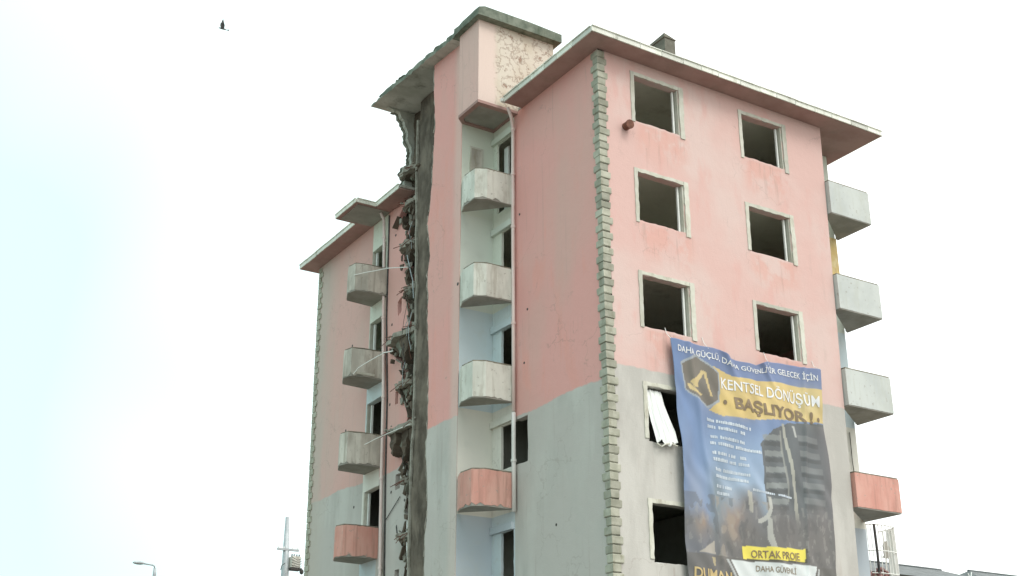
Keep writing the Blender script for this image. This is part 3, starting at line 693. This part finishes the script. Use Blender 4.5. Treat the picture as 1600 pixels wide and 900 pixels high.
# floors and partitions: gutted rooms
def ROOM(k): return M['roomtop'] if k < 1 else M['room'] if k < 2 else M['roomdark']  # room light falling off floor by floor is put into the plaster colour
for k in range(7):
    z = .40-2.81*k
    za, zb = (z-.02, z+.13) if k else (z-.06, z+.045)
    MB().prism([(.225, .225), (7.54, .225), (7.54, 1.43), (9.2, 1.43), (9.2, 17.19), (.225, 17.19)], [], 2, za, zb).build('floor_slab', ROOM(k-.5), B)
for k in range(7):
    zt_ = .335-2.81*k; zb_ = max(GZ, zt_-2.65)
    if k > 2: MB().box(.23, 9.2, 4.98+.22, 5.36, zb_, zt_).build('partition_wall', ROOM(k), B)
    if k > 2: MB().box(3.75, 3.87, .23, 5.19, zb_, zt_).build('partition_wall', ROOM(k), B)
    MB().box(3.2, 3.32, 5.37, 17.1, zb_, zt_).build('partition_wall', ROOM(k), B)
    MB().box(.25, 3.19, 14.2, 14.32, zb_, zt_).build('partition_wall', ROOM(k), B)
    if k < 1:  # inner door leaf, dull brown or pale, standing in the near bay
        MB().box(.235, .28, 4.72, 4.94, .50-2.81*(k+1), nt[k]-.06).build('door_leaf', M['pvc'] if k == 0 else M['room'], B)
# small window in the top bay wall
wi = MB().prism(rect(-.80, -.36, -1.32, -.28), [rect(-.75, -.41, -1.27, -.33)], 1, 5.115, 5.149).build('bay_window', M['trim'], B)
MB().box(-.75, -.41, 5.125, 5.148, -1.27, -.33).build('pane', M['balfar'], wi)
ap = MB().prism(rect(-.62, -.40, -13.05, -12.45), [], 1, 5.10, 5.149).build('meter_box', M['bal'], B)
# --- drainpipes
def pipe(pts, r, m, label=None):
    p = MB().tube(pts, r, 10).build('drainpipe', m, B, smooth=True)
    for a in pts[2:-1]: MB().tube([(a[0], a[1], a[2]-.03), (a[0], a[1], a[2]+.03)], r*1.35, 10).build('pipe_bracket', m, p)
    return p
pipe([(-.42, 3.70, .40), (-.25, 3.78, .16), (-.09, 3.95, -.10), (-.09, 3.965, -1.5), (-.09, 3.96, -3.1), (-.09, 3.95, -5.9), (-.09, 3.95, -8.3)], .048, M['pipe'])
pipe([(-.09, 3.95, -8.34), (-.09, 3.95, -8.8), (-.09, 3.95, -9.6), (-.09, 3.94, -10.9)], .056, M['pipeg'])
MB().box(-.66, -.50, 3.62, 3.72, .50, .60, .01).build('gutter_outlet', M['pvc'], B)
pipe([(-.30, 11.9, .43), (-.12, 12.0, .25), (-.10, 11.97, -.4), (-.10, 11.80, -3.3), (-.10, 11.58, -6.0), (-.10, 11.50, -8.6), (-.10, 11.36, -11.3), (-.10, 11.2, -14)], .05, M['pipe'])
MB().tube([(-.02, 11.80, .35), (-.02, 11.72, -3.3), (-.02, 11.46, -6.0), (-.02, 11.38, -8.6), (-.02, 11.24, -11.3), (-.02, 11.1, -14)], .03, 6).build('dark_cable', M['dark'], B)
# light bent bars hanging between the far balconies and the gap
def sag(pts, r=.013):
    MB().tube(pts, r, 6).build('bent_bar', M['pvc'], B)
sag([(-1.15, 11.9, -2.0), (-.95, 11.6, -1.98), (-.85, 11.0, -2.10), (-.8, 10.2, -2.28), (-.6, 9.2, -2.55)])
sag([(-1.05, 11.8, -5.35), (-.98, 11.6, -5.18), (-.85, 11.0, -5.08), (-.8, 10.2, -5.06), (-.7, 9.8, -5.1)], .017)
sag([(-.75, 11.4, -7.65), (-.65, 10.9, -7.58), (-.6, 10.2, -7.56), (-.55, 9.4, -7.56), (-.5, 8.9, -7.55)])
MB().box(-1.0, -.35, 11.735, 11.758, -5.33, -5.26, .01).build('broken_edge', M['trim'], B)
# grille cage on the lowest right-hand balcony in view
cg = thing('balcony_cage', 'x', 'x'); del cg['label'], cg['category']; cg.parent = B
def arc(t):   # plan of the cage, a rounded line
    P = [(8.42, .75), (8.46, .35), (8.7, .15), (9.1, .12), (9.5, .18), (9.66, .4), (9.70, .9)]
    t = t*(len(P)-1); i = min(int(t), len(P)-2); f = t-i
    return (P[i][0]+(P[i+1][0]-P[i][0])*f+.95, P[i][1]+(P[i+1][1]-P[i][1])*f+.95)
for i in range(19):
    x, y = arc(i/18)
    MB().tube([(x, y, -12.0), (x+.01, y, -11.5), (x, y+.01, -10.70)], .040 if i in (6,) else .013, 6).build('bar', M['dark'] if i == 6 else M['pvc'], cg)
for zz in (-12.0, -11.4, -10.70): MB().tube([(*arc(i/18), zz+.0) for i in range(19)], .016, 6).build('rail', M['pvc'], cg)
MB().prism(chip([(10.02, -11.58), (10.26, -11.55), (10.28, -11.28), (10.22, -11.08), (10.06, -11.13)], .08, .03), [], 1, 1.2, 1.23).build('hanging_rag', M['slab'], cg)
MB().prism([(10.3, -12.0), (10.52, -12.0), (10.52, -10.75), (10.3, -10.75)], [], 1, 1.3, 1.31).build('side_panel', M['balblue'], cg)
rb = MB()
for i in range(40): rubble(rb, (9.85+random.uniform(-.35, .35), 1.2+random.uniform(-.1, .2), -12.35+random.random()*.45), .09, 1, .9)
rb.build('broken_plaster', M['rustpink'], cg, kind='stuff')
MB().box(9.42, 10.55, 1.15, 1.9, -12.6, -12.3, .02).build('cage_floor', M['dark'], cg)

# ================================================================== the banner
BZ0, BZ1 = -14.6, -7.16
def b_edge(z):
    xl = interp([(1.95, -14.6), (1.98, -12.84), (1.93, -12.1), (1.96, -11.0), (1.95, -9.58), (1.91, -8.64), (1.86, -7.85), (1.82, -7.16)], z)
    xr = interp([(6.70, -14.6), (6.73, -12.47), (6.81, -11.36), (6.85, -10.23), (6.80, -9.24), (6.73, -8.23), (6.76, -7.16)], z)
    return xl, xr
droop_tab = [(0, 1.8), (.0, 2.2), (.03, 2.9), (.06, 3.35), (.22, 3.7), (.27, 4.5), (.05, 5.0), (.02, 5.9), (.0, 6.8)]
def bmap(X, Z, lift=0):
    dr = interp(droop_tab, X) * max(0, 1-(BZ1-Z)/.9)
    Y = -.16 + .045*math.sin(2.1*X+.5*Z) + .03*math.sin(5.3*X-1.9*Z+1.3*math.sin(Z)) + .02*math.sin(1.3*Z+3*X)
    fold = math.exp(-((X-4.75-(-7.2-Z)*.55)/.10)**2)*max(0, 1-(BZ1-Z)/1.3)
    fold2 = math.exp(-((X-3.55-(-7.2-Z)*.5)/.14)**2)*max(0, 1-(BZ1-Z)/1.1)
    Y -= .10*fold + .10*fold2
    Y += .012*math.sin(11*X+4*Z+2*math.sin(3*Z))
    Y -= .05*math.exp(-((X-2.4-(-7.2-Z)*.12)/.09)**2) + .05*math.exp(-((X-6.25+(-7.2-Z)*.10)/.07)**2)
    Y = min(Y, -.045)
    return (X, Y-lift, Z-dr)
BN = thing('banner', 'large blue and yellow printed banner hanging over the front wall windows', 'banner', (4.3, -.2, BZ0+ZO))
def bput(o): o.matrix_parent_inverse = Matrix.Translation((-4.3, .2, -(BZ0+ZO)))
NX, NZ2 = 200, 300
img = np.zeros((NZ2+1, NX+1, 3))
XX, ZZ = np.meshgrid(np.linspace(1.85, 6.85, NX+1), np.linspace(BZ0, BZ1, NZ2+1))
def lin(c): 
    c = np.array(c)/255.; return np.where(c <= .04045, c/12.92, ((c+.055)/1.055)**2.4)
def val(seed, sx, sz):
    out = np.zeros_like(XX)
    for j in range(NZ2+1):
        for i in range(NX+1): out[j, i] = mnoise.noise(Vector((XX[j, i]*sx+seed, ZZ[j, i]*sz, seed*.37)))
    return out
def paint(mask, c, a=1.0):
    m = np.clip(mask, 0, 1)[..., None]*a; img[:] = img*(1-m) + m*lin(c)
def inpoly(P):
    m = np.zeros(XX.shape, bool); n = len(P)
    for i in range(n):
        (x1, z1), (x2, z2) = P[i], P[(i+1) % n]
        c = ((z1 > ZZ) != (z2 > ZZ)) & (XX < (x2-x1)*(ZZ-z1)/((z2-z1) if z2 != z1 else 1e-9)+x1); m ^= c
    return m.astype(float)
n1 = val(1, 1.3, .8); n2 = val(9, 3.4, 1.9)+.45*val(31, 8, 5); n3 = val(17, 9, 5)+.3*val(5, 20, 14)
img[:] = lin((110, 135, 170))
paint(np.clip((ZZ+9.6)/2.4, 0, 1), (98, 110, 148), .8)
paint(np.clip((-9.0-ZZ)/2.2, 0, 1)*np.clip((XX-2.5)/.8, 0, 1), (166, 184, 198), .9)
paint(np.clip((2.7-XX)/.7, 0, 1), (84, 116, 160), .7)
paint(np.clip(n1*1.5, 0, 1)*np.clip((3.2-XX)/.8, 0, 1), (128, 134, 145), .7)
# printed tower block on the right
paint(inpoly([(4.5, -10.9), (4.42, -9.45), (4.95, -9.02), (5.6, -8.75), (6.9, -8.62), (7, -12.6), (4.6, -12.6)]), (80, 84, 84), .97)
for k in range(9):
    z = -9.15-.40*k
    paint(inpoly([(4.55, z-.05), (5.25, z+.02), (5.25, z-.12), (4.55, z-.19)]), (132, 136, 132), .75)
    paint(inpoly([(4.55, z-.22), (5.25, z-.15), (5.25, z-.27), (4.55, z-.33)]), (56, 60, 60), .75)
    paint(inpoly([(5.85, z+.12), (6.6, z+.13), (6.6, z-.02), (5.85, z-.03)]), (122, 124, 122), .6)
    paint(inpoly([(5.85, z-.05), (6.6, z-.04), (6.6, z-.15), (5.85, z-.16)]), (54, 58, 58), .7)
paint(inpoly([(5.32, -8.82), (5.42, -8.82), (5.62, -11.0), (5.74, -12.0), (5.62, -12.0), (5.5, -11.0)]), (166, 164, 150), .9)
paint(inpoly([(5.18, -9.0), (5.25, -9.0), (5.3, -10.8), (5.24, -10.8)]), (150, 150, 140), .6)
paint(inpoly([(5.72, -8.8), (5.80, -8.8), (5.82, -9.1), (5.75, -9.1)]), (180, 180, 172), .8)
paint(np.clip((XX-6.35)/.5, 0, 1)*(ZZ < -8.7), (120, 112, 112), .5)
# printed rubble, machines and smoke at the bottom
paint(np.clip((-10.75+.35*n1*2-ZZ)/.5, 0, 1)*np.clip((XX-2.6)/.5, 0, 1), (98, 94, 92), .9)
paint(np.clip((-11.3+.3*n1-ZZ)/.4, 0, 1), (96, 92, 88), .85)
paint(np.exp(-((XX-2.95)/.28)**2-((ZZ+11.0)/.75)**2), (104, 120, 122), .8)
paint(np.exp(-((XX-3.45)/.35)**2-((ZZ+11.35)/.5)**2)*(.6+n2), (150, 124, 104), .9)
paint(np.exp(-((XX-2.35)/.3)**2-((ZZ+11.6)/.3)**2)*(.6+n2), (142, 120, 98), .8)
paint(((n2 > .28) & (ZZ < -10.9) & (XX > 2.7) & (XX < 4.6)).astype(float), (150, 138, 122), .5)
paint(((n3 > .34) & (ZZ < -10.9)).astype(float), (150, 146, 138), .3)
paint(((n2 < -.25) & (ZZ < -10.9)).astype(float), (78, 76, 74), .45)
th = np.abs(np.hypot(XX-4.2, (ZZ+10.9)*.9)-.42)
paint((th < .05).astype(float)*(ZZ < -10.75)*(XX > 4.2), (182, 180, 170), .8)
paint(inpoly([(3.85, -10.65), (4.0, -10.7), (4.05, -11.2), (3.92, -11.15)]), (168, 164, 150), .8)
paint(inpoly([(4.5, -11.2), (4.62, -11.3), (4.6, -11.6), (4.75, -12.0), (4.62, -12.1), (4.45, -11.75)]), (176, 174, 164), .8)
paint(inpoly([(2.2, -12.28), (2.75, -11.98), (2.78, -12.28)]), (168, 160, 146), .9)
paint((ZZ < -12.30).astype(float)*.9, (86, 82, 76), .85)
# yellow brush band, logo, boxes
paint(inpoly([(3.05, -7.66), (3.75, -7.76), (5.2, -7.73), (6.9, -7.72), (6.9, -8.60), (5.6, -8.68), (4.3, -8.86), (3.3, -8.90), (2.92, -8.80), (3.15, -8.6)]), (208, 180, 108), .95)
paint(np.exp(-((XX-3.7)/.6)**2-((ZZ+8.6)/.25)**2), (216, 184, 100), .6)
paint(np.exp(-((XX-6.4)/.5)**2-((ZZ+8.1)/.4)**2), (196, 184, 140), .5)
HX = [(2.17, -7.75), (2.67, -7.48), (3.27, -7.84), (3.24, -8.50), (2.86, -8.72), (2.25, -8.37)]
paint(inpoly([(2.72+(x-2.72)*1.1, -8.1+(z+8.1)*1.1) for x, z in HX]), (150, 156, 160))
paint(inpoly(HX), (104, 96, 84))
for P in ([(2.40, -8.15), (2.62, -8.0), (2.78, -7.82), (2.84, -7.90), (2.62, -8.16), (2.60, -8.3), (2.50, -8.3)], [(2.80, -7.80), (2.90, -7.86), (2.97, -8.3), (3.03, -8.45), (2.96, -8.48), (2.90, -8.3)], [(2.30, -8.22), (2.40, -8.22), (2.55, -8.36), (2.72, -8.46), (2.66, -8.50), (2.34, -8.34)]):
    paint(inpoly(P), (196, 172, 116), .95)
paint(inpoly([(3.68, -12.0), (5.78, -11.92), (5.76, -12.26), (3.66, -12.34)]), (60, 56, 40))
paint(inpoly([(3.70, -12.0), (5.74, -11.92), (5.72, -12.22), (3.68, -12.30)]), (226, 208, 72))
paint(inpoly([(3.12, -12.36), (3.2, -12.36), (3.48, -12.9), (3.4, -12.9)]), (170, 172, 168))
paint(inpoly([(6.2, -12.36), (6.27, -12.36), (6.05, -12.9), (5.98, -12.9)]), (170, 172, 168))
paint(inpoly([(3.28, -12.36), (6.14, -12.30), (5.75, -13.3), (3.75, -13.3)]), (206, 210, 206))
paint(inpoly([(2.62, -12.35), (2.76, -12.35), (2.74, -12.55), (2.66, -12.55)]), (176, 160, 118), .8)
img[:] = img*.86*np.array([.97, 1.0, 1.03]) + lin((150, 152, 150))*.14
img *= (1+.10*n1[..., None]+.06*n2[..., None])
vs = []; fs = []
for j in range(NZ2+1):
    z = BZ0+(BZ1-BZ0)*j/NZ2; xl, xr = b_edge(z)
    for i in range(NX+1): vs.append(bmap(xl+(xr-xl)*i/NX, z))
for j in range(NZ2):
    for i in range(NX): a = j*(NX+1)+i; fs.append((a, a+1, a+NX+2, a+NX+1))
bn = link('banner_sheet', vs, fs, None, BN, smooth=True, mats=[bpy.data.materials.new('banner print')]); bput(bn)
at = bn.data.color_attributes.new('print', 'FLOAT_COLOR', 'POINT')
at.data.foreach_set('color', np.concatenate([img.reshape(-1, 3), np.ones((img.shape[0]*img.shape[1], 1))], 1).astype('f').ravel())
bm_m = bn.data.materials[0]; bm_m.use_nodes = True
an = bm_m.node_tree.nodes.new('ShaderNodeAttribute'); an.attribute_name = 'print'
bm_m.node_tree.links.new(an.outputs['Color'], bm_m.node_tree.nodes['Principled BSDF'].inputs['Base Color'])
bm_m.node_tree.nodes['Principled BSDF'].inputs['Roughness'].default_value = .7
sm = bn.modifiers.new('thickness', 'SOLIDIFY'); sm.thickness = .003; sm.offset = 1
def lettering(txt, x0, x1, zb0, zb1, h, mat, bold=0, font=None, lift=.015):
    """flat print: text stretched from x0 to x1, baseline zb0 -> zb1, laid on the cloth"""
    cu = bpy.data.curves.new('lettering', 'FONT'); cu.body = txt; cu.size = 1; cu.offset = bold; cu.resolution_u = 3
    to = bpy.data.objects.new('tmp', cu); COL.objects.link(to)
    bpy.context.view_layer.update()
    me = bpy.data.meshes.new_from_object(to.evaluated_get(bpy.context.evaluated_depsgraph_get()))
    bpy.data.objects.remove(to)
    bm = bmesh.new(); bm.from_mesh(me)
    for _ in range(3):
        bmesh.ops.subdivide_edges(bm, edges=[e for e in bm.edges if e.calc_length() > .13], cuts=1)
    bmesh.ops.triangulate(bm, faces=bm.faces); bm.to_mesh(me); bm.free()
    xs = [v.co.x for v in me.vertices]; a, b = min(xs), max(xs)
    for v in me.vertices:
        t = (v.co.x-a)/(b-a); X = x0+(x1-x0)*t; Z = zb0+(zb1-zb0)*t+v.co.y/.72*h
        p = bmap(X, Z, lift); v.co = (p[0], p[1], p[2]+ZO)
    me.materials.append(mat); me.update()
    o = bpy.data.objects.new('lettering', me); COL.objects.link(o); o.parent = BN; bput(o); return o
lettering('DAHA GÜÇLÜ, DAHA GÜVENLİ BİR GELECEK İÇİN', 2.02, 6.62, -7.46, -7.50, .16, M['white_print'], .010)
lettering('KENTSEL DÖNÜŞÜM', 3.34, 6.62, -8.20, -8.20, .30, M['white_print'], .012)
lettering('BAŞLIYOR !', 3.72, 6.38, -8.66, -8.66, .29, M['brown_print'], .035)
lettering('•', 3.40, 3.50, -8.68, -8.68, .30, M['brown_print'], .02)
lettering('•', 6.52, 6.62, -8.68, -8.68, .30, M['brown_print'], .02)
lettering('ORTAK PROJE', 3.98, 5.50, -12.25, -12.20, .18, M['brown_print'], .010)
lettering('DAHA GÜVENLİ', 4.12, 5.32, -12.56, -12.55, .14, M['brown_print'], 0)
lettering('DAHA MODERN', 4.12, 5.32, -12.86, -12.85, .14, M['brown_print'], 0)
lettering('DUMAN', 2.12, 3.28, -12.86, -12.90, .24, M['gold_print'], .02)
# the small print block: lines too small to read, laid as broken strokes
random.seed(21)
def strokes(x0, x1, za, zb, h):
    mb = MB(); x = x0
    while x < x1:
        w = random.uniform(.03, .07); t = (x-x0)/(x1-x0); z = za+(zb-za)*t; hh = h*random.uniform(.75, 1)
        if random.random() > .13:
            P = [bmap(x, z, .009), bmap(x+w*.8, z, .009), bmap(x+w*.8, z+hh, .009), bmap(x, z+hh, .009)]
            mb.add(P, [(0, 1, 2, 3)])
        x += w
    o = mb.build('small_print', M['small_print'], BN, kind='stuff'); bput(o)
for i, (a, w) in enumerate([(2.86, 1.32), (2.88, 1.10), None, (2.93, 1.05), (2.94, 1.5), None, (2.97, 1.0), (2.98, 1.05), None, (3.02, 1.0), (3.02, .95), None, (3.05, .45), (3.05, .35)] if 0 else [(2.86, 1.32), (2.88, 1.10), (2.93, 1.05), (2.94, 1.5), (2.97, 1.0), (2.98, 1.05), (3.02, 1.0), (3.02, .95), (3.05, .45), (3.05, .35)]):
    z = -9.08 - (i//2)*.40 - (i % 2)*.16
    strokes(a, a+w, z, z-.06*w, .085)
strokes(4.1, 5.4, -10.66, -10.72, .06)
for (x, z) in ((1.83, BZ1), (6.75, BZ1), (3.0, BZ1-.03), (5.05, BZ1-.06)):   # tie ropes up to the window sills
    o = MB().tube([bmap(x, z-.02, .01), (x-.03, -.05, z+.12), (x-.05, -.01, z+.28)], .008, 5).build('tie_rope', M['cloth'], BN); bput(o)

# ================================================================== curtain hanging out of the window behind the banner's left edge
def curtain():
    C = thing('curtain', 'torn white curtain blowing out of the gutted window beside the banner', 'curtain', (1.4, -.1, -9.9+ZO))
    L = [(1.17, -8.50), (1.17, -8.9), (1.21, -9.3), (1.25, -9.6), (1.28, -9.84)]
    R_ = [(1.64, -8.50), (1.68, -8.85), (1.78, -9.2), (1.86, -9.5), (1.88, -9.82)]
    NU, NV = 36, 40; vs = []; fs = []
    for j in range(NV+1):
        t = j/NV; q = t*4; i0 = min(int(q), 3); f = q-i0
        l = [L[i0][c]+(L[i0+1][c]-L[i0][c])*f for c in (0, 1)]; r = [R_[i0][c]+(R_[i0+1][c]-R_[i0][c])*f for c in (0, 1)]
        for i in range(NU+1):
            u = i/NU; x = l[0]+(r[0]-l[0])*u; z = l[1]+(r[1]-l[1])*u
            y = .10 - .24*t**.8 + .028*math.sin(u*15+t*1.2)*(.5+.5*t) + .012*math.sin(u*37+t*5) + .010*math.sin(u*63-t*3)
            if j > NV-5: z += .05*math.sin(u*9)*(j-NV+5)/5 - .03*math.sin(u*23)*(j-NV+5)/5
            vs.append((x, y, z))
    for j in range(NV):
        for i in range(NU): a = j*(NU+1)+i; fs.append((a, a+1, a+NU+2, a+NU+1))
    o = link('curtain_cloth', vs, fs, M['cloth'], C, smooth=True); o.matrix_parent_inverse = Matrix.Translation((-1.4, .1, 9.9-ZO))
    s = o.modifiers.new('t', 'SOLIDIFY'); s.thickness = .006
    e = MB().tube([(1.28, -.13, -9.86), (1.4, -.14, -9.92), (1.52, -.14, -9.85), (1.7, -.14, -9.81), (1.88, -.14, -9.85)], .018, 6).build('hem', M['trim'], C)
    e.matrix_parent_inverse = Matrix.Translation((-1.4, .1, 9.9-ZO))
curtain()

# ================================================================== street lamp, utility pole, far houses, bird
SL = thing('street_lamp', 'thin grey street lamp with one short arm pointing left', 'street lamp', (-1.30, 30, 0))
def rel(o, loc): o.matrix_parent_inverse = Matrix.Translation([-c for c in loc]); return o
L0 = (-1.30, 30, 0)
rel(MB().tube([(-1.30, 30, GZ), (-1.31, 30, -14), (-1.33, 30, -9.2), (-1.345, 30, -8.95)], .11, 12, .06).build('pole', M['galv'], SL, smooth=True), L0)
rel(MB().tube([(-1.345, 30, -8.97), (-1.37, 30, -8.86), (-1.45, 30, -8.82), (-1.85, 30, -8.79)], .035, 8).build('arm', M['galv'], SL, smooth=True), L0)
rel(MB().ball((-2.03, 30, -8.78), .26, .10, .075, 14, 8).build('lamp_head', M['galv'], SL, smooth=True), L0)
UP = thing('utility_pole', 'grey concrete utility pole with crossarm and transformer', 'utility pole', (4.42, 30, 0)); U0 = (4.42, 30, 0)
rel(MB().tube([(4.44, 30, GZ), (4.41, 30, -8.8), (4.36, 30, -6.23)], .26, 14, .09).build('pole', M['galv'], UP, smooth=True), U0)
rel(MB().box(3.95, 4.95, 29.86, 29.96, -7.72, -7.63).build('crossarm', M['galv'], UP), U0)
for x in (4.0, 4.25, 4.65, 4.9): rel(MB().tube([(x, 29.91, -7.64), (x, 29.91, -7.56)], .03, 8).build('insulator', M['pvc'], UP), U0)
tr = rel(MB().box(4.58, 5.00, 29.7, 30.1, -8.45, -7.98, .02).build('transformer', M['bal'], UP), U0)
for x in (4.62, 4.72, 4.85, 4.96): rel(MB().tube([(x, 29.85, -7.98), (x+.01, 29.85, -7.86)], .03, 8).build('bushing', M['dark'], UP), U0)
rel(MB().box(4.54, 5.06, 29.66, 30.14, -8.55, -8.47).build('platform', M['dark'], UP), U0)
rel(MB().ball((5.06, 29.7, -8.62), .10, .10, .12, 8, 6).build('loudspeaker', M['dark'], UP), U0)
for i in range(4): rel(MB().tube([(4.56, 29.7, -8.0-.12*i), (4.8+.05*i, 29.6, -8.15-.1*i), (5.05, 29.68, -8.05-.1*i)], .012, 5).build('cable_loop', M['dark'], UP), U0)
rel(MB().tube([(4.3, 29.8, -8.3), (4.12, 29.7, -8.42), (4.08, 29.7, -8.62)], .02, 5).build('bracket', M['dark'], UP), U0)

def house(name_label, x0, x1, y0, y1, ze, zr, hipl, mat):
    h = thing('house', name_label, 'house', ((x0+x1)/2, (y0+y1)/2, 0)); H0 = tuple(h.location)
    rel(MB().box(x0, x1, y0, y1, GZ, ze).build('wall', M['house'], h), H0)
    ym = (y0+y1)/2; e = .5
    rel(link('roof', [(x0-e, y0-e, ze), (x1+e, y0-e, ze), (x1+e, y1+e, ze), (x0-e, y1+e, ze), (x0+hipl, ym, zr), (x1-hipl, ym, zr)], [(0, 1, 5, 4), (1, 2, 5), (2, 3, 4, 5), (3, 0, 4), (0, 3, 2, 1)], mat, h), H0)
    rel(MB().tube([(x0+hipl-.1, ym, zr+.0), (x1-hipl+.1, ym, zr+.0)], .08, 6).build('ridge_cap', mat, h), H0)
    for k in range(4):
        for i in range(3):
            x = x0+(x1-x0)*(i+.5)/3; z = ze-2.3-2.8*k
            w = rel(MB().prism(rect(x-.7, x+.7, z, z+1.4), [rect(x-.62, x+.62, z+.08, z+1.32)], 1, y0-.06, y0-.002).build('window', M['pvc'], h), H0)
            (MB().box(x-.62, x+.62, y0-.03, y0-.004, z+.08, z+1.32).build('pane', M['glass'], w))
    return h
ha = house('far house with the long dark hipped roof just right of the apartment block', 31.5, 42.2, 21.5, 28.5, -7.6, -6.24, .7, M['tile'])
hb = house('far house with the dark peaked roof and white antenna at the right', 53.3, 64.6, 30.5, 38.5, -5.8, -3.85, 2.9, M['tile'])
AN = thing('antenna', 'white forked antenna standing in front of the farther dark roof', 'antenna', (45.0, 28.4, -6.2+ZO)); A0 = (45.0, 28.4, -6.2+ZO)
rel(MB().tube([(45.35, 26, GZ), (45.35, 26, -6.4)], .05, 6).build('mast', M['pvc'], AN), A0)
rel(MB().tube([(45.35, 26, -6.4), (45.18, 26, -6.0)], .035, 6).build('prong', M['pvc'], AN), A0)
rel(MB().tube([(45.35, 26, -6.4), (45.5, 26, -5.9)], .035, 6).build('prong', M['pvc'], AN), A0)

def bird():
    c = Vector((-3.77, 20, 10.93))
    b = thing('bird', 'small dark bird flying with one wing raised high in the sky', 'bird', c+Vector((0, 0, ZO)))
    c0 = tuple(b.location)
    body = MB(); pts = [c+Vector(p) for p in ((-.20, 0, -.02), (-.14, 0, 0), (-.05, 0, .0), (.08, 0, .005), (.18, 0, .0), (.24, 0, .0))]
    rad = [.008, .028, .042, .04, .02, .012]; n = 10; vs = []; fs = []
    for p, r in zip(pts, rad):
        for k in range(n): vs.append((p.x, p.y+r*math.cos(2*math.pi*k/n), p.z+r*math.sin(2*math.pi*k/n)))
    for i in range(len(pts)-1):
        for k in range(n): fs.append((i*n+k, i*n+(k+1) % n, (i+1)*n+(k+1) % n, (i+1)*n+k))
    fs += [tuple(range(n)), tuple((len(pts)-1)*n+k for k in range(n))]
    rel(link('body', vs, fs, M['feather'], b, smooth=True), c0)
    def wing(s, tip):
        P = [(-.07, 0, .02), (.09, 0, .02), (.07, s*.10, .16), (-.02, s*.16, .34), (-.06, s*.19, tip), (-.10, s*.15, tip*.75), (-.11, s*.08, .16)]
        V = [c+Vector(p) for p in P]; W = [v+Vector((.0, .008, 0)) for v in V]; k = len(P)
        return link('wing', [tuple(v) for v in V+W], [tuple(range(k)), tuple(range(2*k-1, k-1, -1))]+[(i, (i+1) % k, k+(i+1) % k, k+i) for i in range(k)], M['feather'], b)
    b.scale = (.82, .82, .82)
    rel(wing(-1, .44), c0); rel(wing(.5, .40), c0)
    V = [c+Vector(p) for p in ((.22, -.012, 0), (.34, -.06, .02), (.36, .0, .06), (.34, .06, .02), (.22, .012, 0))]; W = [v+Vector((0, 0, .012)) for v in V]
    rel(link('tail', [tuple(v) for v in V+W], [(0, 1, 2, 3, 4), (9, 8, 7, 6, 5)]+[(i, (i+1) % 5, 5+(i+1) % 5, 5+i) for i in range(5)], M['feather'], b), c0)
bird()
